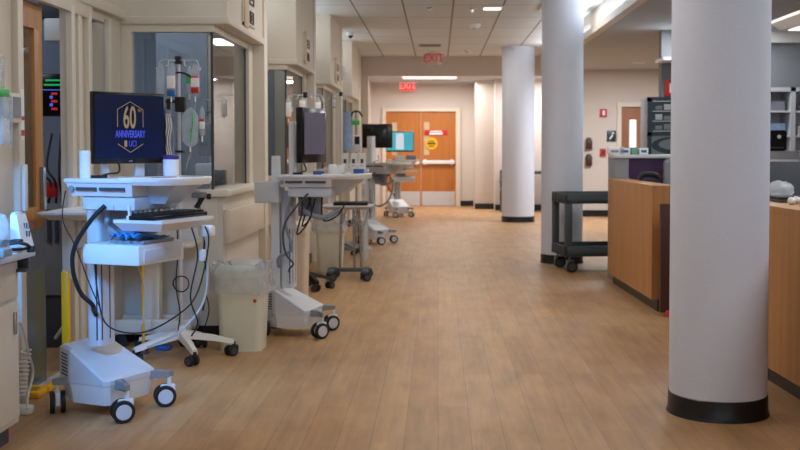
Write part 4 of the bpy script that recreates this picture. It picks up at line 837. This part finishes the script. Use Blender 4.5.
# raised unit behind the counter
t = thing('raised_unit', 'raised purple and grey station unit with a white top', 'desk unit', (0.05, 10.34, 0))
MB().box((1.69, 1.83), (0, 0.4), (0, 1.22), 0.004).build('end_panel', 'mid_grey', t); MB().box((1.83, 2.2), (0.02, 0.08), (0, 1.22)).build('purple_panel', 'purple_panel', t); MB().box((1.69, 2.7), (-0.02, 0.42), (1.22, 1.255), 0.006).build('top', 'counter_white', t); MB().box((2.56, 2.66), (0.02, 0.4), (0, 1.22)).build('end_panel', 'mid_grey', t)
for i, (px, w) in enumerate(((614, 0.13), (625, 0.09), (634, 0.07), (643, 0.09), (621, 0.05))):
    q = at(px, 152, 10.55); o = small_box('glove_box', ['white carton at the near end of the raised purple unit', 'second white carton on the raised purple unit', 'pale green carton on the raised purple unit', 'white carton nearest the dark dispenser on the raised unit', 'thin grey carton on the raised purple unit'][i], 'box', (q.x, 10.55, 1.255), (w, 0.1, 0.075 - 0.01 * (i % 2)), ['label_white', 'label_white', 'teal_grey', 'label_white', 'shell_grey'][i], 0, 'cartons on the raised unit')
    MB().box((-w * 0.3, w * 0.3), (-0.052, -0.05), (0.02, 0.045)).build('box_print', ['teal_grey', 'blue_cap', 'green', 'blue_cap', 'mid_grey'][i], o)
t = thing('desk_phone', 'black desk phone behind the wooden counter ledge', 'phone', (1.95, 9.7, 0.735))
MB().box((-0.1, 0.1), (-0.1, 0.1), (0, 0.05), 0.01).build('phone_base', 'gloss_black', t); m = MB(); m.tube(spline([(-0.09, 0, 0.30), (-0.05, 0, 0.34), (0.05, 0, 0.34), (0.1, 0, 0.3)], 6), 0.025, 10); m.box((-0.09, 0.09), (-0.04, 0.04), (0.05, 0.3), 0.012); m.build('handset', 'rubber_black', t)
t = thing('office_chair', 'grey office chair behind the counter beside the near column', 'chair', (2.26, 9.9, 0))
m = MB(); m.loft([[(x, 0.1 + 0.03 * (z - 0.6), z) for x, _ in ()] for z in ()] ) if False else m.box((-0.1, 0.24), (0.12, 0.2), (0.62, 1.22), 0.05, 3); m.build('backrest', 'mid_grey', t)
MB().box((-0.14, 0.28), (-0.28, 0.14), (0.45, 0.53), 0.03, 3).build('seat', 'dark_grey', t); MB().cyl((0.07, -0.05, 0.1), (0.07, -0.05, 0.45), 0.03).build('gas_post', 'dark_grey', t)
m = MB(); [m.tube([(0.07, -0.05, 0.1), (0.07 + 0.22 * math.cos(R(72 * k)), -0.05 + 0.22 * math.sin(R(72 * k)), 0.03)], 0.022, 8) for k in range(5)]; m.build('chair_base', 'rubber_black', t)
# medication cabinet with curved mark
pa, pb = at(647.5, 97, 12.2), at(647.5, 155, 12.2)
t = thing('medication_cabinet', 'tall grey dispensing cabinet with glass window and dark swoosh mark', 'cabinet', (pa.x, 12.2, 0))
hh = pa.z
m = MB(); m.box((0, 0.75), (0.02, 0.42), (0, hh), 0.01); m.build('carcass', 'teal_grey', t)
m = MB(); m.box((0, 0.75), (-0.01, 0.02), (hh - 0.05, hh)); m.box((0, 0.05), (-0.01, 0.02), (1.2, hh)); m.box((0.7, 0.75), (-0.01, 0.02), (1.2, hh)); m.box((0, 0.75), (-0.01, 0.02), (1.46, 1.5)); m.build('door_frame', 'teal_dark', t)
MB().box((0.05, 0.7), (-0.004, 0.0), (1.5, hh - 0.05)).build('window', 'teal_dark', t)
for i in range(3):
    for j in range(6): MB().box((0.09 + j * 0.1, 0.17 + j * 0.1), (-0.012, -0.004), (1.53 + i * 0.115, 1.575 + i * 0.115 + 0.02 * ((i + j) % 2)), 0.003, 1).build('stocked_pack', ['teal_grey', 'mid_grey', 'shell_grey'][(i * 2 + j) % 3], t)
m = MB(); [m.box((0.06, 0.7), (-0.012, -0.003), (1.51 + i * 0.115, 1.52 + i * 0.115)) for i in range(4)]; m.build('shelf_edge', 'steel', t)
m = MB(); C0 = Vector((0.32, 0, 1.35)); outer = []; inner = []
for k in range(25):
    a = R(50 + 260 * k / 24); outer.append((C0.x + 0.27 * math.cos(a), -0.006, C0.z + 0.10 * math.sin(a))); inner.append((C0.x + 0.05 + 0.24 * math.cos(a), -0.006, C0.z + 0.012 + 0.07 * math.sin(a)))
vo = [m.bm.verts.new(v) for v in outer]; vi = [m.bm.verts.new(v) for v in inner]
for k in range(24): m.bm.faces.new((vo[k], vo[k + 1], vi[k + 1], vi[k]))
m.build('swoosh_mark', 'teal_dark', t)
MB().box((0.05, 0.7), (-0.002, 0.018), (1.2, 1.46)).build('lower_door', 'teal_grey', t)
# items on the grey wall
q = at(668, 88, 13.28); t = thing('fire_sign', 'red sign high on the grey wall beside the near column', 'sign', (q.x + 0.06, 13.29, q.z)); MB().box((-0.1, 0.1), (-0.012, 0), (-0.1, 0.1), 0.003).build('sign_plate', 'red', t); MB().box((-0.04, 0.04), (-0.015, -0.012), (-0.06, 0.06)).build('sign_mark', 'label_white', t)
q = at(667, 59, 12.9); t = thing('wall_shelf', 'short white wall bracket shelf near the ceiling by the column', 'shelf', (q.x, 13.3, q.z)); MB().box((-0.06, 0.5), (-0.45, 0), (-0.02, 0.02), 0.004).build('shelf_board', 'white_plastic', t); MB().box((0.2, 0.23), (-0.3, 0), (-0.12, -0.02)).build('bracket', 'mid_grey', t)
# signs on the cream wall
for (px, py, w, h, m1, m2, l, c) in ((603.5, 113, 7, 8, 'red', 'label_white', 'red and white fire extinguisher sign on the cream wall', 'sign'), (611.5, 136, 9, 11, 'teal_dark', 'label_white', 'dark square pictogram sign beside the brown door', 'sign'), (603, 152.5, 6, 8, 'red', 'dark_mark', 'red fire alarm box low on the cream wall', 'alarm')):
    q = at(px, py, 20.08); s = 20.08 / F; t = thing('wall_sign' if c == 'sign' else 'fire_alarm', l, c, (q.x, 20.1, q.z))
    MB().box((-w * s / 2, w * s / 2), (-0.03, 0), (-h * s / 2, h * s / 2), 0.006).build('sign_plate', m1, t)
    if 'pictogram' in l:
        m = MB(); m.box((-0.01, 0.02), (-0.034, -0.03), (-0.07, 0.03), mx=Matrix.Rotation(R(35), 4, 'Y')); m.lathe([(0.001, 0), (0.018, 0), (0.018, 0.004), (0.001, 0.004)], mx=Matrix.Translation((0.03, -0.03, 0.055)) @ Matrix.Rotation(R(90), 4, 'X')); m.build('pictogram', m2, t)
    else: MB().box((-w * s * 0.14, w * s * 0.2), (-0.034, -0.03), (-h * s * 0.3, h * s * 0.3)).build('sign_mark', m2, t)
for i, py in enumerate((144, 160.5)):
    q = at(589, py, 20.05); t = thing('leaflet_holder', ['upper dark leaflet holder on the cream wall beside the column', 'lower dark leaflet holder on the cream wall beside the column'][i], 'holder', (q.x, 20.105, q.z), 0, 'leaflet holders'); MB().box((-0.06, 0.06), (-0.08, 0), (-0.1, 0.08), 0.008).build('holder_box', 'maroon', t); MB().box((-0.04, 0.04), (-0.05, -0.02), (-0.02, 0.12)).build('leaflet', 'dark_mark', t)
# dark furniture by far columns
def side_chair(label, loc, rz):
    t = thing('waiting_chair', label, 'chair', loc, rz, 'dark chairs')
    MB().box((-0.24, 0.24), (-0.24, 0.24), (0.42, 0.48), 0.02).build('seat', 'cart_black', t); MB().box((-0.24, 0.24), (0.2, 0.26), (0.5, 0.86), 0.02).build('backrest', 'cart_black', t)
    for sx in (-1, 1):
        for sy in (-1, 1): MB().box((sx * 0.22 - 0.018, sx * 0.22 + 0.018), (sy * 0.21 - 0.018, sy * 0.21 + 0.018), (0, 0.44 if sy < 0 else 0.86)).build('leg', 'cart_black', t)
        MB().box((sx * 0.24 - 0.02, sx * 0.24 + 0.02), (-0.22, 0.22), (0.62, 0.65), 0.006).build('armrest', 'cart_black', t)
side_chair('dark chair half hidden behind the farthest column', (1.52, 21.5, 0), R(0))
t = thing('console_table', 'dark narrow table against the end wall between the two far columns', 'table', (2.19, 21.6, 0)); MB().box((-0.5, 0.5), (-0.25, 0.25), (0.78, 0.84), 0.01).build('tabletop', 'cart_black', t)
for sx in (-1, 1): MB().box((sx * 0.45 - 0.03, sx * 0.45 + 0.03), (-0.2, 0.2), (0, 0.78)).build('leg', 'cart_black', t)
# black utility cart
t = thing('utility_cart', 'black two shelf utility cart on casters beside the counter', 'utility cart', (0, 0, 0))
xa, xb, ya, yb = 0.0, 0.86, 0.0, 0.58; t.location = (1.35, 11.05, 0); t.rotation_euler = (0, 0, R(9))
for z0 in (0.17, 0.73):
    m = MB(); m.box((xa, xb), (ya, yb), (z0, z0 + 0.03)); m.box((xa, xb), (ya, ya + 0.025), (z0, z0 + 0.11), 0.006); m.box((xa, xb), (yb - 0.025, yb), (z0, z0 + 0.11), 0.006); m.box((xa, xa + 0.025), (ya, yb), (z0, z0 + 0.11), 0.006); m.box((xb - 0.025, xb), (ya, yb), (z0, z0 + 0.11), 0.006)
    for k in range(5): m.box((xa - 0.01, xa), (ya + 0.06 + k * 0.11, ya + 0.09 + k * 0.11), (z0 + 0.005, z0 + 0.105), 0.003)
    m.build('shelf', 'cart_black', t)
for x in (xa + 0.036, xb - 0.036):
    for y in (ya + 0.036, yb - 0.036): MB().box((x - 0.036, x + 0.036), (y - 0.035, y + 0.035), (0.2, 0.74), 0.012).build('post', 'cart_black', t); caster(t, x + 0.02, y + (0.02 if y < 0.3 else -0.02), R(180), r=0.06, forkm='mid_grey', hubm='dark_grey')
# right edge: shelving, printer, drawers, counter things
q0, q1 = at(771, 90, 12.7), at(812, 90, 12.7)
t = thing('supply_cabinet', 'tall white supply cabinet with shelves behind the printer', 'cabinet', (q0.x - 0.1, 12.7, 0)); W = 1.0
m = MB(); m.box((0, W), (0.38, 0.42), (0, 2.05)); m.box((0, 0.04), (0, 0.42), (0, 2.05)); m.box((W - 0.04, W), (0, 0.42), (0, 2.05)); m.box((0.34, 0.40), (0, 0.42), (0, 2.05)); m.box((0, W), (0, 0.42), (2.0, 2.05)); m.box((0, W), (0, 0.42), (0, 0.1)); m.build('carcass', 'shell_grey', t)
for z in (0.9, 1.17, 1.45, 1.75): MB().box((0.04, W - 0.04), (0.01, 0.38), (z, z + 0.02)).build('shelf', 'shell_white', t)
m = MB(); [m.box((0.02, 0.36), (-0.012, 0), (0.3 + k * 0.17, 0.45 + k * 0.17), 0.005) for k in range(5)]; m.build('drawer_front', 'shell_white', t)
for i, (x, z, s, mm, l) in enumerate(((0.2, 1.47, (0.22, 0.2, 0.15), 'drape_blue', 'folded pale blue gown pack on the supply cabinet shelf'), (0.2, 1.77, (0.2, 0.2, 0.12), 'mid_grey', 'grey carton on the top shelf of the supply cabinet'), (0.55, 1.47, (0.2, 0.2, 0.12), 'label_white', 'white carton in the second bay of the supply cabinet'), (0.55, 1.19, (0.2, 0.2, 0.1), 'white_plastic', 'white tub low in the second bay of the supply cabinet'), (0.6, 1.77, (0.2, 0.2, 0.1), 'label_white', 'white box on the top shelf of the second bay'))):
    small_box('supply_box', l, 'box', (q0.x - 0.1 + x, 12.87, z), s, mm, 0, 'supplies in the cabinet')
t = thing('drawer_unit', 'grey drawer unit carrying the black printer', 'cabinet', (3.25, 11.0, 0)); zp = at(778, 151, 11.0).z
MB().box((0, 0.55), (0.02, 0.5), (0, zp), 0.006).build('carcass', 'mid_grey', t); [MB().box((0.02, 0.53), (0, 0.02), (0.05 + k * (zp - 0.08) / 6, -0.01 + (k + 1) * (zp - 0.08) / 6), 0.004).build('drawer', 'shell_grey', t) for k in range(6)]
t = thing('printer', 'small black printer on the grey drawer unit', 'printer', (3.47, 11.2, zp)); MB().box((-0.2, 0.2), (-0.17, 0.17), (0, 0.22), 0.03, 3).build('printer_body', 'gloss_black', t); MB().lathe([(0.001, 0), (0.02, 0), (0.02, 0.006), (0.001, 0.006)], mx=Matrix.Translation((0.11, -0.17, 0.15)) @ Matrix.Rotation(R(90), 4, 'X')).build('printer_button', 'bright_steel', t); MB().box((-0.15, 0.15), (-0.2, -0.16), (0.03, 0.04)).build('paper_slot', 'dark_grey', t)
t = thing('laptop', 'dark laptop folded flat on the counter beside the plastic bags', 'laptop', (2.18, 6.25, 1.005)); MB().box((-0.18, 0.18), (-0.12, 0.12), (0, 0.018), 0.004).build('laptop_base', 'dark_grey', t); MB().box((-0.18, 0.18), (-0.12, 0.12), (0.02, 0.032), 0.004).build('laptop_lid', 'rubber_black', t)
m = MB(); q = at(776, 200, 6.6); m.ball((q.x + 0.03, 6.62, 1.005 + 0.055), 0.07, (1.2, 0.9, 0.8), 0.14, 3); tag(m.build('plastic_bag', 'clear_film', None, sharp=70), 'clear plastic bag on the counter behind the near column', 'bag')
m = MB(); q = at(790, 203, 5.95); [m.ball((q.x + 0.035 * k, 5.92 + 0.012 * k, 1.025 + 0.006 * (k % 2)), 0.026, (1, 0.8, 0.8), 0.2, 2) for k in range(4)]; tag(m.build('tissue', 'white_plastic', None, sharp=70), 'crumpled white tissues on the counter at the frame edge', 'tissue')
t = thing('desktop_screen', 'dark screen edge behind the bags on the counter', 'monitor', (2.33, 6.95, 0.735)); MB().box((-0.26, 0.26), (-0.02, 0.02), (0.12, 0.5), 0.008).build('screen_body', 'dark_grey', t); MB().box((-0.03, 0.03), (-0.0, 0.03), (0.01, 0.14)).build('screen_neck', 'dark_grey', t); MB().box((-0.1, 0.1), (-0.08, 0.08), (0, 0.015)).build('screen_foot', 'dark_grey', t)

# ------------------------------------------------------------------ ceiling fittings
def exit_sign(label, p, w, h, hang, m1, m2):
    t = thing('exit_sign', label, 'exit sign', p, 0, 'exit signs')
    MB().box((-w / 2, w / 2), (-0.02, 0.02), (-h / 2, h / 2), 0.006).build('sign_panel', m1, t)
    text('EXIT', h * 1.02, m2, t, (0, -0.022, 0), FY, sx=0.9, font_off=0.002)
    MB().box((-0.06, 0.06), (-0.035, 0.035), (h / 2, h / 2 + hang), 0.008).build('canopy_mount', 'white_plastic', t)
p = at(433.5, 58.5, 19.5); exit_sign('pale EXIT sign with red letters hung from the tile ceiling', (p.x, 19.5, p.z), 0.29, 0.2, CH - p.z - 0.1, 'exit_plate', 'exit_letters')
p = at(407.5, 86, 23.3); exit_sign('glowing red EXIT sign over the double door', (p.x, 23.3, p.z), 0.33, 0.2, 2.76 - p.z - 0.1, 'exit_red', 'exit_pale')
def ceil(px, py, z=CH):
    D = (z - H) * F / (147 - py); return Vector(((px - CX) * D / F, D, z))
q = ceil(492, 8); t = thing('ceiling_light', 'small bright strip light in the tile ceiling', 'ceiling light', q); MB().box((-0.13, 0.13), (-0.14, 0.14), (-0.02, -0.002), 0.004).build('frame', 'white_plastic', t); MB().box((-0.11, 0.11), (-0.12, 0.12), (-0.024, -0.018)).build('diffuser', 'lamp_soft', t)
q = ceil(474, 24.5); t = thing('smoke_detector', 'white round detector on the tile ceiling behind the strip light', 'detector', q); MB().lathe([(0.09, 0), (0.09, -0.03), (0.06, -0.06), (0.001, -0.06)], n=24).build('detector_body', 'white_plastic', t); MB().lathe([(0.03, -0.058), (0.025, -0.07), (0.001, -0.07)], n=16).build('sensor_cap', 'mid_grey', t)
q = ceil(467, 50); t = thing('smoke_detector', 'small round detector on the ceiling nearest the beam', 'detector', q); MB().lathe([(0.07, 0), (0.07, -0.02), (0.04, -0.045), (0.001, -0.045)], n=24).build('detector_body', 'white_plastic', t); MB().lathe([(0.03, -0.044), (0.02, -0.055), (0.001, -0.055)], n=16).build('sensor_cap', 'dark_grey', t)
for i, (px, py) in enumerate(((429, 8.5), (472, 9))):
    q = ceil(px, py); t = thing('sprinkler', ['ceiling sprinkler over the corridor nearer the patient rooms', 'ceiling sprinkler just beside the strip light'][i], 'sprinkler', q, 0, 'ceiling sprinklers'); MB().lathe([(0.045, 0), (0.04, -0.01), (0.012, -0.015), (0.01, -0.045), (0.025, -0.05), (0.001, -0.052)], n=18).build('sprinkler_head', 'steel', t)
q = ceil(430, 45.5); t = thing('air_diffuser', 'dark slot air diffuser in the ceiling above the EXIT sign', 'vent', q); m = MB(); m.box((-0.2, 0.2), (-0.25, 0.25), (-0.012, -0.001), 0.003); m.build('diffuser_frame', 'soffit_paint', t); MB().box((-0.18, 0.18), (-0.2, 0.1), (-0.02, -0.011)).build('diffuser_slot', 'dark_grey', t)
q = ceil(347, 33); t = thing('security_camera', 'small white dome camera on the ceiling at the bay corner', 'camera', (q.x + 0.06, q.y, CH)); MB().lathe([(0.06, 0), (0.06, -0.035), (0.05, -0.05), (0.001, -0.05)], n=20).build('camera_mount', 'white_plastic', t); MB().ball((0, 0, -0.05), 0.042, (1, 1, 1)).build('camera_dome', 'gloss_black', t)
q = at(341, 71, 15.2); t = thing('wall_strobe', 'small white alarm strobe on the third bay bulkhead', 'alarm', (XB, 15.6, q.z)); MB().box((0, 0.05), (-0.07, 0.07), (-0.1, 0.1), 0.01).build('strobe_body', 'white_plastic', t); MB().box((0.05, 0.07), (-0.04, 0.04), (-0.06, 0.02), 0.01).build('strobe_lens', 'label_white', t)
q = ceil(638, 62.5, LOWC); t = thing('downlight', 'round recessed downlight over the nurse station', 'ceiling light', q); MB().lathe([(0.12, 0), (0.12, -0.012), (0.1, -0.014)], n=28).build('downlight_ring', 'white_plastic', t); MB().lathe([(0.001, -0.006), (0.1, -0.006), (0.1, -0.010), (0.001, -0.010)], n=28).build('downlight_lens', 'lamp_white', t)
# light strip beyond the beam, cove tube behind the middle column, panels out of view
def lamp_panel(label, x, y, z, m, group='ceiling lights'):
    t = thing('ceiling_light', label, 'ceiling light', ((x[0] + x[1]) / 2, (y[0] + y[1]) / 2, z), 0, group); hx = (x[1] - x[0]) / 2; hy = (y[1] - y[0]) / 2
    bb = MB(); bb.box((-hx, hx), (-hy, -hy + 0.03), (-0.02, -0.002)); bb.box((-hx, hx), (hy - 0.03, hy), (-0.02, -0.002)); bb.box((-hx, -hx + 0.03), (-hy, hy), (-0.02, -0.002)); bb.box((hx - 0.03, hx), (-hy, hy), (-0.02, -0.002)); bb.build('frame', 'white_plastic', t)
    MB().box((-hx + 0.03, hx - 0.03), (-hy + 0.03, hy - 0.03), (-0.014, -0.004)).build('diffuser', m, t)
lamp_panel('long flat ceiling light just beyond the beam', (-0.75, 0.4), (21.0, 21.9), 2.76, 'lamp_soft')
lamp_panel('bright ceiling light panel behind the middle column', (1.30, 1.90), (12.45, 13.6), CH, 'lamp_white')
lamp_panel('bright ceiling light panel over the nurse station, beside the near column', (2.3, 3.2), (9.2, 10.55), LOWC, 'lamp_white')
t = thing('pendant_light', 'hanging white box light over the nurse station at the top corner', 'pendant light', (3.55, 9.4, 0))
MB().loft([[(-0.22, -0.9, 2.46), (0.22, -0.9, 2.46), (0.22, 0.85, 2.46), (-0.22, 0.85, 2.46)], [(-0.3, -0.95, 2.53), (0.3, -0.95, 2.53), (0.3, 0.9, 2.53), (-0.3, 0.9, 2.53)], [(-0.3, -0.95, 2.56), (0.3, -0.95, 2.56), (0.3, 0.9, 2.56), (-0.3, 0.9, 2.56)]]).build('light_body', 'white_plastic', t)
MB().box((-0.17, 0.17), (-0.8, 0.78), (2.452, 2.459)).build('diffuser', 'lamp_soft', t)
for (x, y) in ((-0.05, 0.75), (0.05, 0.75), (-0.05, -0.75), (0.05, -0.75)): MB().cyl((x, y, 2.56), (x, y, LOWC), 0.008, 10).build('hanger', 'steel', t)

# ------------------------------------------------------------------ lights
def area(name, loc, rot, sx, sy, power, col):
    l = bpy.data.lights.new(name, 'AREA'); l.shape = 'RECTANGLE'; l.size = sx; l.size_y = sy; l.energy = power; l.color = col
    o = bpy.data.objects.new(name, l); COL.objects.link(o); o.location = loc; o.rotation_euler = rot; return o
WARM, COOL, BLUE = (1.0, 0.95, 0.89), (0.92, 0.96, 1.0), (0.12, 0.42, 1.0)
for y, p in ((1.5, 30), (5.2, 33), (8.9, 50)): area('corridor_lamp', (-0.15, y, CH - 0.05), (0, 0, 0), 0.6, 1.2, p, WARM)
for y in (14.0, 17.6): area('corridor_lamp', (0.45, y, CH - 0.02), (0, 0, 0), 0.5, 1.1, 22, WARM)
# added uplights without fixtures, along the fascia and between bays, brightening the ceiling
for y in (6.0, 11.0, 16.0): area('ceiling_fill', (1.97, y, 2.86), (0, R(135), 0), 0.12, 4.4, 29, (0.86, 0.94, 1.0))
for y in (6.4, 9.75, 13.2, 16.7): area('ceiling_fill', (-2.12, y, 2.75), (0, R(-125), 0), 0.12, 1.4, 13, (0.86, 0.94, 1.0))
for y in (3.0, 6.2, 12.5): area('station_lamp', (3.4, y, LOWC - 0.03), (0, 0, 0), 1.2, 1.2, 65, COOL)
area('far_lamp', (0.0, 22.2, 2.70), (0, 0, 0), 1.6, 0.8, 95, WARM)
area('waiting_lamp', (2.0, 21.2, 2.70), (0, 0, 0), 1.2, 0.6, 80, (1, 0.98, 0.96))
area('right_far_lamp', (3.6, 17.6, LOWC - 0.03), (0, 0, 0), 1.2, 1.2, 200, (0.95, 0.97, 1.0))
for y in (5.0, 12.2, 15.8): area('room_fill', (-4.2, y, CH - 0.05), (0, 0, 0), 1.2, 1.2, 40, (0.8, 0.88, 1.0))  # added bluish fill for the rooms behind the glass, no fixtures
area('room_fill', (-3.4, 8.3, CH - 0.05), (0, 0, 0), 1.2, 0.8, 70, (0.86, 0.92, 1.0))  # added to lighten the end wall behind the first bay glass
area('room_fill', (-3.2, 6.2, CH - 0.05), (0, 0, 0), 0.8, 0.8, 12, (0.7, 0.82, 1.0))
for y0 in BAYS: area('bay_fill', (-1.95, y0 + 0.6, CH - 0.03), (0, 0, 0), 0.3, 0.6, 9, (1, 0.97, 0.93))  # added fill inside each glass bay, no fixture there
# added blue fill aimed at the big cart
# stands in for a lit screen out of view, none is modelled
o = area('blue_fill', (-1.86, 3.3, 1.9), (0, 0, 0), 0.42, 0.34, 11, BLUE)
o.rotation_euler = (Vector((-1.70, 5.2, 0.62)) - o.location).to_track_quat('-Z', 'Y').to_euler(); o.data.spread = R(50)
w = bpy.data.worlds.new('world'); SC.world = w; w.use_nodes = True
w.node_tree.nodes['Background'].inputs[0].default_value = (0.80, 0.89, 1.0, 1); w.node_tree.nodes['Background'].inputs[1].default_value = 1.45

SC.view_settings.view_transform = 'Standard'; SC.view_settings.look = 'None'; SC.view_settings.gamma = 1; SC.view_settings.use_curve_mapping = False
SC.view_settings.exposure = -0.72
SC.cycles.use_denoising = True
SC.cycles.max_bounces = 8; SC.cycles.transparent_max_bounces = 16
SC.cycles.sample_clamp_indirect = 4
